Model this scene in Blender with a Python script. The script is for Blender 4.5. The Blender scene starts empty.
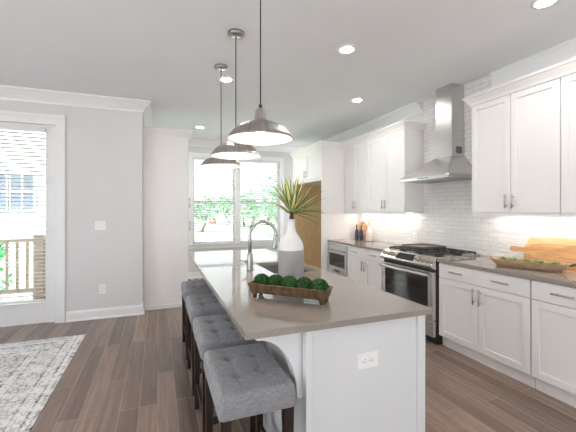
import bpy, bmesh, math, random
from mathutils import Vector, Matrix, noise as mnoise
random.seed(7)
PI = math.pi
scn = bpy.context.scene
COL = scn.collection

# ------------------------------------------------------------------ camera
HEAD = math.radians(21.0)
CAMZ = 1.44
cd = bpy.data.cameras.new('camera')
cam = bpy.data.objects.new('camera', cd)
COL.objects.link(cam)
cam.location = (0, 0, CAMZ)
cam.rotation_euler = (PI / 2, 0, -HEAD)
cd.sensor_width = 36
cd.lens = 339 / 576 * 36
cd.shift_y = -6 / 576
cd.clip_start = 0.02
cd.clip_end = 600
scn.camera = cam

# ------------------------------------------------------------------ sky
SKY = 3.0
w = bpy.data.worlds.new('sky')
scn.world = w
w.use_nodes = True
nt = w.node_tree
nt.nodes.clear()
wo = nt.nodes.new('ShaderNodeOutputWorld')
bg = nt.nodes.new('ShaderNodeBackground')
tc = nt.nodes.new('ShaderNodeTexCoord')
sp = nt.nodes.new('ShaderNodeSeparateXYZ')
rp = nt.nodes.new('ShaderNodeValToRGB')
rp.color_ramp.elements[0].position = 0.48
rp.color_ramp.elements[0].color = (1.12, 1.14, 1.15, 1)
rp.color_ramp.elements[1].position = 0.52
rp.color_ramp.elements[1].color = (0.78, 0.82, 0.87, 1)
mr = nt.nodes.new('ShaderNodeMapRange')
mr.inputs[1].default_value = -1
mr.inputs[2].default_value = 1
nt.links.new(tc.outputs['Generated'], sp.inputs[0])
nt.links.new(sp.outputs['Z'], mr.inputs[0])
nt.links.new(mr.outputs[0], rp.inputs[0])
nt.links.new(rp.outputs[0], bg.inputs[0])
bg.inputs[1].default_value = SKY
nt.links.new(bg.outputs[0], wo.inputs[0])

XR_ = 3.42
def portal(loc, rot, sx, sy):
    l = bpy.data.lights.new('daylight_portal', 'AREA')
    l.shape = 'RECTANGLE'
    l.size = sx
    l.size_y = sy
    l.cycles.is_portal = True
    o = bpy.data.objects.new('daylight_portal', l)
    COL.objects.link(o)
    o.location = loc
    o.rotation_euler = rot
portal((1.66, 7.55, 1.64), (-PI / 2, 0, 0), 2.0, 1.9)          # kitchen window, faces -Y
portal((-1.72, 5.30, 1.40), (-PI / 2, 0, 0), 0.95, 2.3)        # patio door
portal((-0.38, 6.67, 1.32), (PI / 2, 0, -PI / 2), 1.25, 2.48)      # unseen window added behind the pantry, faces +X
portal((XR_ + .17, 7.02, 1.33), (PI / 2, 0, PI / 2), .64, 2.5)      # narrow unseen window added beyond the fridge, faces -X
portal((-0.2, -2.72, 1.40), (PI / 2, 0, 0), 5.5, 2.3)          # unseen rear windows added for daylight, faces +Y
portal((-4.32, 0.75, 1.40), (PI / 2, 0, -PI / 2), 3.0, 2.3)     # unseen side window added for daylight, faces +X

sl = bpy.data.lights.new('sun', 'SUN')
sl.energy = 14.0
sl.angle = 0.03
sl.color = (1.0, 0.985, 0.96)
so = bpy.data.objects.new('sun', sl)
COL.objects.link(so)
so.rotation_euler = Vector((0.22, 0.50, -0.84)).to_track_quat('-Z', 'Y').to_euler()

# ------------------------------------------------------------------ exposure
vs = scn.view_settings
vs.view_transform = 'Standard'
vs.look = 'None'
vs.gamma = 1
vs.use_curve_mapping = False
vs.exposure = 0.87
scn.cycles.max_bounces = 14
scn.cycles.diffuse_bounces = 9
scn.cycles.glossy_bounces = 5
scn.cycles.transmission_bounces = 8
scn.cycles.transparent_max_bounces = 24
scn.cycles.sample_clamp_indirect = 6

# lamp strengths
E_RECESS = 145.0
E_STRIP = 19.0
E_BULB = 45.0

# ------------------------------------------------------------------ materials
def srgb(*c):
    return tuple(((v / 255) / 12.92 if v / 255 <= 0.04045 else ((v / 255 + 0.055) / 1.055) ** 2.4) for v in c)

def new_mat(name):
    m = bpy.data.materials.new(name)
    m.use_nodes = True
    n = m.node_tree
    return m, n, n.nodes['Principled BSDF']

def mat(name, col, rough=0.5, metal=0.0, var=0.04, scale=6.0, bump=0.0, bscale=60.0, stretch=(1, 1, 1), coat=0.0, spec=None, detail=4.0):
    m, n, p = new_mat(name)
    tcn = n.nodes.new('ShaderNodeTexCoord')
    mp = n.nodes.new('ShaderNodeMapping')
    mp.inputs['Scale'].default_value = stretch
    n.links.new(tcn.outputs['Object'], mp.inputs[0])
    nz = n.nodes.new('ShaderNodeTexNoise')
    nz.inputs['Scale'].default_value = scale
    nz.inputs['Detail'].default_value = detail
    n.links.new(mp.outputs[0], nz.inputs['Vector'])
    cr = n.nodes.new('ShaderNodeValToRGB')
    a = tuple(max(0, c * (1 - var)) for c in col)
    b = tuple(min(1, c * (1 + var)) for c in col)
    cr.color_ramp.elements[0].position = 0.3
    cr.color_ramp.elements[1].position = 0.7
    cr.color_ramp.elements[0].color = (*a, 1)
    cr.color_ramp.elements[1].color = (*b, 1)
    n.links.new(nz.outputs['Fac'], cr.inputs[0])
    n.links.new(cr.outputs[0], p.inputs['Base Color'])
    p.inputs['Roughness'].default_value = rough
    p.inputs['Metallic'].default_value = metal
    if spec is not None:
        p.inputs['Specular IOR Level'].default_value = spec
    if coat:
        p.inputs['Coat Weight'].default_value = coat
        p.inputs['Coat Roughness'].default_value = 0.08
    if bump:
        nb = n.nodes.new('ShaderNodeTexNoise')
        nb.inputs['Scale'].default_value = bscale
        nb.inputs['Detail'].default_value = 3
        n.links.new(mp.outputs[0], nb.inputs['Vector'])
        bp = n.nodes.new('ShaderNodeBump')
        bp.inputs['Strength'].default_value = bump
        bp.inputs['Distance'].default_value = 0.004
        n.links.new(nb.outputs['Fac'], bp.inputs['Height'])
        n.links.new(bp.outputs[0], p.inputs['Normal'])
    return m

def emit_mat(name, col, strength):
    m, n, p = new_mat(name)
    p.inputs['Base Color'].default_value = (*col, 1)
    p.inputs['Emission Color'].default_value = (*col, 1)
    p.inputs['Emission Strength'].default_value = strength
    return m

M = {}
M['wall'] = mat('wall_paint', (0.675, 0.675, 0.675), 0.6, var=0.012, scale=3, bump=0.06, bscale=220)
M['ceiling'] = mat('ceiling_paint', (0.80, 0.815, 0.835), 0.8, var=0.012, scale=2, bump=0.08, bscale=180)
M['trim'] = mat('trim_paint', (0.83, 0.83, 0.83), 0.35, var=0.01, scale=4)
M['cab'] = mat('cabinet_paint', (0.80, 0.782, 0.772), 0.32, var=0.01, scale=3)
M['island'] = mat('island_paint', (0.69, 0.70, 0.71), 0.34, var=0.01, scale=3)
M['gapdark'] = mat('toe_kick_paint', (0.60, 0.59, 0.57), 0.5, var=0.03)
M['quartz'] = mat('quartz', srgb(144, 136, 128), 0.05, var=0.06, scale=90, detail=8, spec=0.7)
M['steel'] = mat('brushed_steel', (0.62, 0.61, 0.60), 0.26, 1.0, var=0.05, scale=30, stretch=(1, 1, 40))
M['faucet'] = mat('faucet_steel', (0.45, 0.44, 0.43), 0.36, 1.0, var=0.05, scale=20)
M['nickel'] = mat('brushed_nickel', (0.47, 0.43, 0.40), 0.30, 1.0, var=0.10, scale=9)
def brushed_spun(name, col, rough):
    m, n, p = new_mat(name)
    L = n.links.new
    tcn = n.nodes.new('ShaderNodeTexCoord')
    sx = n.nodes.new('ShaderNodeSeparateXYZ')
    L(tcn.outputs['Object'], sx.inputs[0])
    at_ = n.nodes.new('ShaderNodeMath')
    at_.operation = 'ARCTAN2'
    L(sx.outputs['Y'], at_.inputs[0])
    L(sx.outputs['X'], at_.inputs[1])
    nz = n.nodes.new('ShaderNodeTexNoise')
    nz.noise_dimensions = '1D'
    nz.inputs['Scale'].default_value = 7
    nz.inputs['Detail'].default_value = 5
    L(at_.outputs[0], nz.inputs['W'])
    cr = n.nodes.new('ShaderNodeValToRGB')
    cr.color_ramp.elements[0].position = .3
    cr.color_ramp.elements[1].position = .7
    cr.color_ramp.elements[0].color = (*[c * .8 for c in col], 1)
    cr.color_ramp.elements[1].color = (*[c * 1.15 for c in col], 1)
    L(nz.outputs['Fac'], cr.inputs[0])
    L(cr.outputs[0], p.inputs['Base Color'])
    p.inputs['Metallic'].default_value = 1
    p.inputs['Roughness'].default_value = rough
    p.inputs['Anisotropic'].default_value = .8
    tg = n.nodes.new('ShaderNodeTangent')
    tg.direction_type = 'RADIAL'
    tg.axis = 'Z'
    L(tg.outputs[0], p.inputs['Tangent'])
    return m
M['spun'] = brushed_spun('spun_nickel', (0.50, 0.46, 0.43), 0.34)
M['pull'] = mat('satin_pull', (0.50, 0.48, 0.46), 0.3, 1.0, var=0.03)
M['shade_in'] = mat('white_enamel', (0.9, 0.88, 0.85), 0.4, var=0.01)
M['black'] = mat('black_cord', (0.012, 0.012, 0.013), 0.5, var=0.1)
M['iron'] = mat('cast_iron', (0.02, 0.02, 0.021), 0.55, var=0.2, scale=80, bump=0.2)
M['knob'] = mat('bronze_steel_knob', (0.40, 0.33, 0.26), 0.33, 1.0, var=0.05)
M['griddle'] = mat('griddle_steel', srgb(120, 112, 106), 0.35, 0.6, var=0.1, scale=20)
M['bglass'] = mat('black_glass', (0.010, 0.010, 0.012), 0.05, var=0.05, spec=0.7)
M['display'] = mat('display_black', (0.015, 0.016, 0.02), 0.12, var=0.1)
M['darkwood'] = mat('espresso_wood', srgb(40, 27, 22), 0.32, var=0.3, scale=9, stretch=(6, 6, 1), spec=0.5)
M['linen'] = None
M['plastic'] = mat('white_plastic', (0.86, 0.86, 0.85), 0.3, var=0.01)
M['slot'] = mat('outlet_slot', (0.06, 0.06, 0.06), 0.6)
M['blind'] = None
M['vinyl'] = mat('window_vinyl', (0.84, 0.85, 0.86), 0.4, var=0.01)
M['ply'] = mat('maple_ply', srgb(196, 164, 118), 0.5, var=0.10, scale=5, stretch=(7, 7, 0.7))
M['board1'] = mat('acacia_board', srgb(204, 156, 108), 0.45, var=0.28, scale=5, stretch=(5, 1, 9))
M['board2'] = mat('beech_board', srgb(226, 190, 142), 0.5, var=0.14, scale=5, stretch=(5, 1, 9))
M['dough'] = mat('weathered_bowl_wood', srgb(172, 144, 116), 0.7, var=0.35, scale=12, stretch=(1, 6, 6), bump=0.4, bscale=40)
M['traywood'] = mat('bronze_tray', srgb(100, 78, 56), 0.38, 0.55, var=0.4, scale=30, bump=0.3, bscale=90)
M['moss'] = mat('moss', srgb(44, 84, 38), 0.95, var=0.6, scale=70, bump=0.8, bscale=200)
M['lime'] = mat('green_fruit', srgb(108, 122, 50), 0.42, var=0.35, scale=22, bump=0.1)
M['vase_hi'] = mat('glazed_white', (0.70, 0.695, 0.69), 0.12, var=0.03, scale=10, coat=0.3)
M['vase_lo'] = mat('stoneware_grey', srgb(150, 148, 148), 0.6, var=0.08, scale=50, bump=0.1, stretch=(1, 1, 6))
M['leafg'] = mat('leaf_green', srgb(96, 118, 66), 0.45, var=0.3, scale=14)
M['leafy'] = mat('leaf_cream', srgb(214, 206, 138), 0.45, var=0.14, scale=14)
M['stem'] = mat('dry_stem', srgb(70, 42, 38), 0.7, var=0.3, scale=60)
M['blueglass'] = mat('blue_bottle', srgb(38, 58, 92), 0.12, var=0.2, spec=0.7)
M['ceramic'] = mat('cream_ceramic', srgb(216, 212, 206), 0.4, var=0.08, scale=20)
M['cork'] = mat('cork', srgb(150, 112, 76), 0.8, var=0.2, scale=80)
M['sprig'] = mat('dried_sprig', srgb(176, 140, 88), 0.8, var=0.2, scale=40)
M['siding'] = None
M['deck'] = mat('deck_boards', srgb(140, 130, 122), 0.7, var=0.15, scale=4, stretch=(12, 1, 1))
M['railwood'] = mat('rail_wood', srgb(190, 168, 152), 0.7, var=0.15, scale=6)
M['hpane'] = mat('house_pane', srgb(84, 92, 104), 0.3, var=0.15, scale=1, spec=0.15)
M['roofing'] = mat('roof_shingle', srgb(110, 108, 108), 0.9, var=0.2, scale=3)
M['grass'] = mat('lawn', srgb(112, 140, 104), 0.95, var=0.3, scale=0.7)
M['asphalt'] = mat('pale_road', srgb(160, 160, 160), 0.9, var=0.06, scale=2)
M['kerb'] = mat('kerb_concrete', srgb(200, 200, 198), 0.9, var=0.05)
M['foliage'] = mat('tree_leaf', srgb(128, 166, 130), 0.8, var=0.4, scale=1.2)
M['shrubleaf'] = mat('shrub_leaf', srgb(52, 148, 72), 0.8, var=0.4, scale=4)
M['bark'] = mat('bark', srgb(92, 76, 64), 0.9, var=0.2)
M['car1'] = mat('car_red', srgb(150, 70, 64), 0.3, var=0.02)
M['car2'] = mat('car_grey', srgb(120, 124, 132), 0.3, var=0.02)
M['tyre'] = mat('tyre', (0.02, 0.02, 0.02), 0.8)
M['recess'] = emit_mat('recess_lens', (1.0, 0.96, 0.92), E_RECESS)
M['strip'] = emit_mat('strip_lens', (1.0, 0.91, 0.81), E_STRIP)
M['bulb'] = emit_mat('bulb_glow', (1.0, 0.90, 0.78), E_BULB)
M['drain'] = mat('drain_steel', (0.4, 0.4, 0.4), 0.3, 1.0)
M['label'] = mat('vent_grey', srgb(96, 98, 102), 0.4, var=0.1)

def glass_mat():
    m, n, p = new_mat('window_glass')
    n.nodes.remove(p)
    out = [x for x in n.nodes if x.type == 'OUTPUT_MATERIAL'][0]
    tr = n.nodes.new('ShaderNodeBsdfTransparent')
    gl = n.nodes.new('ShaderNodeBsdfGlossy')
    gl.inputs['Roughness'].default_value = 0.01
    fr = n.nodes.new('ShaderNodeFresnel')
    fr.inputs['IOR'].default_value = 1.35
    mx = n.nodes.new('ShaderNodeMixShader')
    tr.inputs[0].default_value = (0.96, 0.985, 0.98, 1)
    n.links.new(fr.outputs[0], mx.inputs[0])
    n.links.new(tr.outputs[0], mx.inputs[1])
    n.links.new(gl.outputs[0], mx.inputs[2])
    n.links.new(mx.outputs[0], out.inputs[0])
    return m
M['glass'] = glass_mat()

def blind_mat():
    m, n, p = new_mat('blind_slat')
    out = [x for x in n.nodes if x.type == 'OUTPUT_MATERIAL'][0]
    nz = n.nodes.new('ShaderNodeTexNoise')
    nz.inputs['Scale'].default_value = 8
    cr = n.nodes.new('ShaderNodeValToRGB')
    cr.color_ramp.elements[0].color = (.76, .76, .755, 1)
    cr.color_ramp.elements[1].color = (.80, .80, .795, 1)
    n.links.new(nz.outputs['Fac'], cr.inputs[0])
    n.links.new(cr.outputs[0], p.inputs['Base Color'])
    p.inputs['Roughness'].default_value = .5
    tl = n.nodes.new('ShaderNodeBsdfTranslucent')
    n.links.new(cr.outputs[0], tl.inputs[0])
    mx = n.nodes.new('ShaderNodeMixShader')
    mx.inputs[0].default_value = 0.05
    n.links.new(p.outputs[0], mx.inputs[1])
    n.links.new(tl.outputs[0], mx.inputs[2])
    n.links.new(mx.outputs[0], out.inputs[0])
    return m
M['blind'] = blind_mat()

def linen_mat():
    m, n, p = new_mat('grey_linen')
    tcn = n.nodes.new('ShaderNodeTexCoord')
    outs = []
    for st in ((420, 30, 60), (30, 420, 420)):
        mp = n.nodes.new('ShaderNodeMapping')
        mp.inputs['Scale'].default_value = st
        n.links.new(tcn.outputs['Object'], mp.inputs[0])
        nz = n.nodes.new('ShaderNodeTexNoise')
        nz.inputs['Scale'].default_value = 1.0
        nz.inputs['Detail'].default_value = 2
        n.links.new(mp.outputs[0], nz.inputs['Vector'])
        outs.append(nz)
    ad = n.nodes.new('ShaderNodeMath')
    ad.operation = 'ADD'
    n.links.new(outs[0].outputs['Fac'], ad.inputs[0])
    n.links.new(outs[1].outputs['Fac'], ad.inputs[1])
    cr = n.nodes.new('ShaderNodeValToRGB')
    cr.color_ramp.elements[0].position = 0.35
    cr.color_ramp.elements[1].position = 0.65
    cr.color_ramp.elements[0].color = (*srgb(108, 108, 112), 1)
    cr.color_ramp.elements[1].color = (*srgb(156, 156, 160), 1)
    hf = n.nodes.new('ShaderNodeMath')
    hf.operation = 'MULTIPLY'
    hf.inputs[1].default_value = 0.5
    n.links.new(ad.outputs[0], hf.inputs[0])
    n.links.new(hf.outputs[0], cr.inputs[0])
    n.links.new(cr.outputs[0], p.inputs['Base Color'])
    p.inputs['Roughness'].default_value = 0.9
    p.inputs['Sheen Weight'].default_value = 0.2
    bp = n.nodes.new('ShaderNodeBump')
    bp.inputs['Strength'].default_value = 0.25
    bp.inputs['Distance'].default_value = 0.002
    n.links.new(ad.outputs[0], bp.inputs['Height'])
    n.links.new(bp.outputs[0], p.inputs['Normal'])
    return m
M['linen'] = linen_mat()

def floor_mat():
    m, n, p = new_mat('dark_plank_floor')
    L = n.links.new
    tcn = n.nodes.new('ShaderNodeTexCoord')
    mp = n.nodes.new('ShaderNodeMapping')
    mp.inputs['Rotation'].default_value = (0, 0, PI / 2)
    L(tcn.outputs['Object'], mp.inputs[0])
    br = n.nodes.new('ShaderNodeTexBrick')
    br.offset = 0.37
    br.offset_frequency = 3
    br.inputs['Scale'].default_value = 1.0
    br.inputs['Brick Width'].default_value = 1.35
    br.inputs['Row Height'].default_value = 0.128
    br.inputs['Mortar Size'].default_value = 0.003
    br.inputs['Mortar Smooth'].default_value = 0.2
    br.inputs['Color1'].default_value = (*srgb(148, 125, 112), 1)
    br.inputs['Color2'].default_value = (*srgb(116, 99, 89), 1)
    br.inputs['Mortar'].default_value = (*srgb(158, 142, 130), 1)  # joints paler than the planks: bevel highlights put into the colour
    L(mp.outputs[0], br.inputs['Vector'])
    mp2 = n.nodes.new('ShaderNodeMapping')
    mp2.inputs['Scale'].default_value = (26, 1.6, 1)
    L(tcn.outputs['Object'], mp2.inputs[0])
    nz = n.nodes.new('ShaderNodeTexNoise')
    nz.inputs['Scale'].default_value = 1.0
    nz.inputs['Detail'].default_value = 6
    nz.inputs['Distortion'].default_value = 0.6
    L(mp2.outputs[0], nz.inputs['Vector'])
    cr = n.nodes.new('ShaderNodeValToRGB')
    cr.color_ramp.elements[0].position = 0.28
    cr.color_ramp.elements[1].position = 0.72
    cr.color_ramp.elements[0].color = (0.74, 0.73, 0.72, 1)
    cr.color_ramp.elements[1].color = (1.18, 1.17, 1.16, 1)
    L(nz.outputs['Fac'], cr.inputs[0])
    mx = n.nodes.new('ShaderNodeMix')
    mx.data_type = 'RGBA'
    mx.blend_type = 'MULTIPLY'
    mx.inputs[0].default_value = 1.0
    L(br.outputs['Color'], mx.inputs[6])
    L(cr.outputs[0], mx.inputs[7])
    L(mx.outputs[2], p.inputs['Base Color'])
    rr = n.nodes.new('ShaderNodeMapRange')
    rr.inputs[3].default_value = 0.13
    rr.inputs[4].default_value = 0.32
    L(nz.outputs['Fac'], rr.inputs[0])
    L(rr.outputs[0], p.inputs['Roughness'])
    p.inputs['Specular IOR Level'].default_value = 0.5
    # hand-scraped ripples across each plank and a bevelled joint
    mp3 = n.nodes.new('ShaderNodeMapping')
    mp3.inputs['Scale'].default_value = (22, 1.6, 1)
    L(tcn.outputs['Object'], mp3.inputs[0])
    n3 = n.nodes.new('ShaderNodeTexNoise')
    n3.inputs['Scale'].default_value = 1
    n3.inputs['Detail'].default_value = 2
    L(mp3.outputs[0], n3.inputs['Vector'])
    iv = n.nodes.new('ShaderNodeMath')
    iv.operation = 'MULTIPLY'
    iv.inputs[1].default_value = -1.6
    L(br.outputs['Fac'], iv.inputs[0])
    ad = n.nodes.new('ShaderNodeMath')
    ad.operation = 'ADD'
    L(iv.outputs[0], ad.inputs[0])
    L(n3.outputs['Fac'], ad.inputs[1])
    bp = n.nodes.new('ShaderNodeBump')
    bp.inputs['Strength'].default_value = 0.5
    bp.inputs['Distance'].default_value = 0.003
    L(ad.outputs[0], bp.inputs['Height'])
    L(bp.outputs[0], p.inputs['Normal'])
    return m
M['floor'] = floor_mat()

def tile_mat():
    m, n, p = new_mat('white_subway_tile')
    L = n.links.new
    tcn = n.nodes.new('ShaderNodeTexCoord')
    sx = n.nodes.new('ShaderNodeSeparateXYZ')
    cx = n.nodes.new('ShaderNodeCombineXYZ')
    L(tcn.outputs['Object'], sx.inputs[0])
    L(sx.outputs['Y'], cx.inputs['X'])
    L(sx.outputs['Z'], cx.inputs['Y'])
    br = n.nodes.new('ShaderNodeTexBrick')
    br.inputs['Scale'].default_value = 1.0
    br.inputs['Brick Width'].default_value = 0.20
    br.inputs['Row Height'].default_value = 0.052
    br.inputs['Mortar Size'].default_value = 0.0022
    br.inputs['Mortar Smooth'].default_value = 0.3
    br.inputs['Color1'].default_value = (0.84, 0.83, 0.82, 1)
    br.inputs['Color2'].default_value = (0.80, 0.79, 0.78, 1)
    br.inputs['Mortar'].default_value = (0.62, 0.61, 0.59, 1)
    L(cx.outputs[0], br.inputs['Vector'])
    L(br.outputs['Color'], p.inputs['Base Color'])
    p.inputs['Roughness'].default_value = 0.14
    nz = n.nodes.new('ShaderNodeTexNoise')
    nz.inputs['Scale'].default_value = 22
    nz.inputs['Detail'].default_value = 1.5
    mp = n.nodes.new('ShaderNodeMapping')
    mp.inputs['Scale'].default_value = (0.7, 1.6, 1)
    L(cx.outputs[0], mp.inputs[0])
    L(mp.outputs[0], nz.inputs['Vector'])
    iv = n.nodes.new('ShaderNodeMath')
    iv.operation = 'MULTIPLY'
    iv.inputs[1].default_value = -0.9
    L(br.outputs['Fac'], iv.inputs[0])
    ad = n.nodes.new('ShaderNodeMath')
    ad.operation = 'ADD'
    L(iv.outputs[0], ad.inputs[0])
    L(nz.outputs['Fac'], ad.inputs[1])
    bp = n.nodes.new('ShaderNodeBump')
    bp.inputs['Strength'].default_value = 1.0
    bp.inputs['Distance'].default_value = 0.014
    L(ad.outputs[0], bp.inputs['Height'])
    L(bp.outputs[0], p.inputs['Normal'])
    return m
M['tile'] = tile_mat()

def siding_mat():
    m, n, p = new_mat('white_lap_siding')
    L = n.links.new
    tcn = n.nodes.new('ShaderNodeTexCoord')
    wv = n.nodes.new('ShaderNodeTexWave')
    wv.wave_type = 'BANDS'
    wv.bands_direction = 'Z'
    wv.wave_profile = 'SAW'
    wv.inputs['Scale'].default_value = 1.6
    L(tcn.outputs['Object'], wv.inputs['Vector'])
    bp = n.nodes.new('ShaderNodeBump')
    bp.inputs['Distance'].default_value = 0.03
    L(wv.outputs['Fac'], bp.inputs['Height'])
    L(bp.outputs[0], p.inputs['Normal'])
    p.inputs['Base Color'].default_value = (0.78, 0.79, 0.80, 1)
    p.inputs['Roughness'].default_value = 0.7
    return m
M['siding'] = siding_mat()

def rug_mat(hx, hy):
    m, n, p = new_mat('faded_oriental_rug')
    L = n.links.new
    def math_(op, a, b=None):
        q = n.nodes.new('ShaderNodeMath')
        q.operation = op
        for i, v in enumerate((a, b)):
            if v is None:
                continue
            if isinstance(v, (int, float)):
                q.inputs[i].default_value = v
            else:
                L(v, q.inputs[i])
        return q.outputs[0]
    tcn = n.nodes.new('ShaderNodeTexCoord')
    sx = n.nodes.new('ShaderNodeSeparateXYZ')
    L(tcn.outputs['Object'], sx.inputs[0])
    ex = math_('SUBTRACT', hx, math_('ABSOLUTE', sx.outputs['X']))
    ey = math_('SUBTRACT', hy, math_('ABSOLUTE', sx.outputs['Y']))
    e = math_('MINIMUM', ex, ey)                       # distance to the rug's edge
    cr = n.nodes.new('ShaderNodeValToRGB')
    cr.color_ramp.interpolation = 'CONSTANT'
    el = cr.color_ramp.elements
    el[0].position = 0
    el[0].color = (0.55, 0.55, 0.55, 1)
    el[1].position = 0.03
    el[1].color = (1, 1, 1, 1)
    for pos, v in ((0.055, 0.35), (0.075, 0.9), (0.15, 0.3), (0.165, 0.75), (0.33, 0.3), (0.345, 0.95), (0.41, 0.35), (0.43, 0.6)):
        q = el.new(pos)
        q.color = (v, v, v, 1)
    L(e, cr.inputs[0])
    # motifs
    vo = n.nodes.new('ShaderNodeTexVoronoi')
    vo.feature = 'DISTANCE_TO_EDGE'
    vo.inputs['Scale'].default_value = 21
    vo.inputs['Randomness'].default_value = 0.8
    L(tcn.outputs['Object'], vo.inputs['Vector'])
    v2 = n.nodes.new('ShaderNodeTexVoronoi')
    v2.feature = 'F1'
    v2.distance = 'MANHATTAN'
    v2.inputs['Scale'].default_value = 9
    v2.inputs['Randomness'].default_value = 0.5
    L(tcn.outputs['Object'], v2.inputs['Vector'])
    ring = math_('SINE', math_('MULTIPLY', v2.outputs['Distance'], 34.0))
    lines = math_('LESS_THAN', vo.outputs['Distance'], 0.10)
    motif = math_('MULTIPLY', math_('ADD', math_('MULTIPLY', ring, 0.5), lines), 0.45)
    nz = n.nodes.new('ShaderNodeTexNoise')
    nz.inputs['Scale'].default_value = 9
    nz.inputs['Detail'].default_value = 8
    nz.inputs['Roughness'].default_value = 0.7
    L(tcn.outputs['Object'], nz.inputs['Vector'])
    worn = n.nodes.new('ShaderNodeMapRange')
    worn.inputs[1].default_value = 0.35
    worn.inputs[2].default_value = 0.68
    L(nz.outputs['Fac'], worn.inputs[0])
    base = math_('SUBTRACT', cr.outputs[0], motif)
    inv = math_('SUBTRACT', 1.0, base)
    f = math_('MULTIPLY', inv, worn.outputs[0])
    n5 = n.nodes.new('ShaderNodeTexNoise')
    n5.inputs['Scale'].default_value = 260
    L(tcn.outputs['Object'], n5.inputs['Vector'])
    f2 = math_('ADD', f, math_('MULTIPLY', math_('SUBTRACT', n5.outputs['Fac'], 0.5), 0.35))
    c2 = n.nodes.new('ShaderNodeValToRGB')
    c2.color_ramp.elements[0].position = 0.0
    c2.color_ramp.elements[0].color = (*srgb(240, 239, 238), 1)
    c2.color_ramp.elements[1].position = 0.75
    c2.color_ramp.elements[1].color = (*srgb(104, 104, 106), 1)
    L(f2, c2.inputs[0])
    L(c2.outputs[0], p.inputs['Base Color'])
    p.inputs['Roughness'].default_value = 0.95
    bp = n.nodes.new('ShaderNodeBump')
    bp.inputs['Strength'].default_value = 0.4
    bp.inputs['Distance'].default_value = 0.003
    L(n5.outputs['Fac'], bp.inputs['Height'])
    L(bp.outputs[0], p.inputs['Normal'])
    return m

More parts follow.
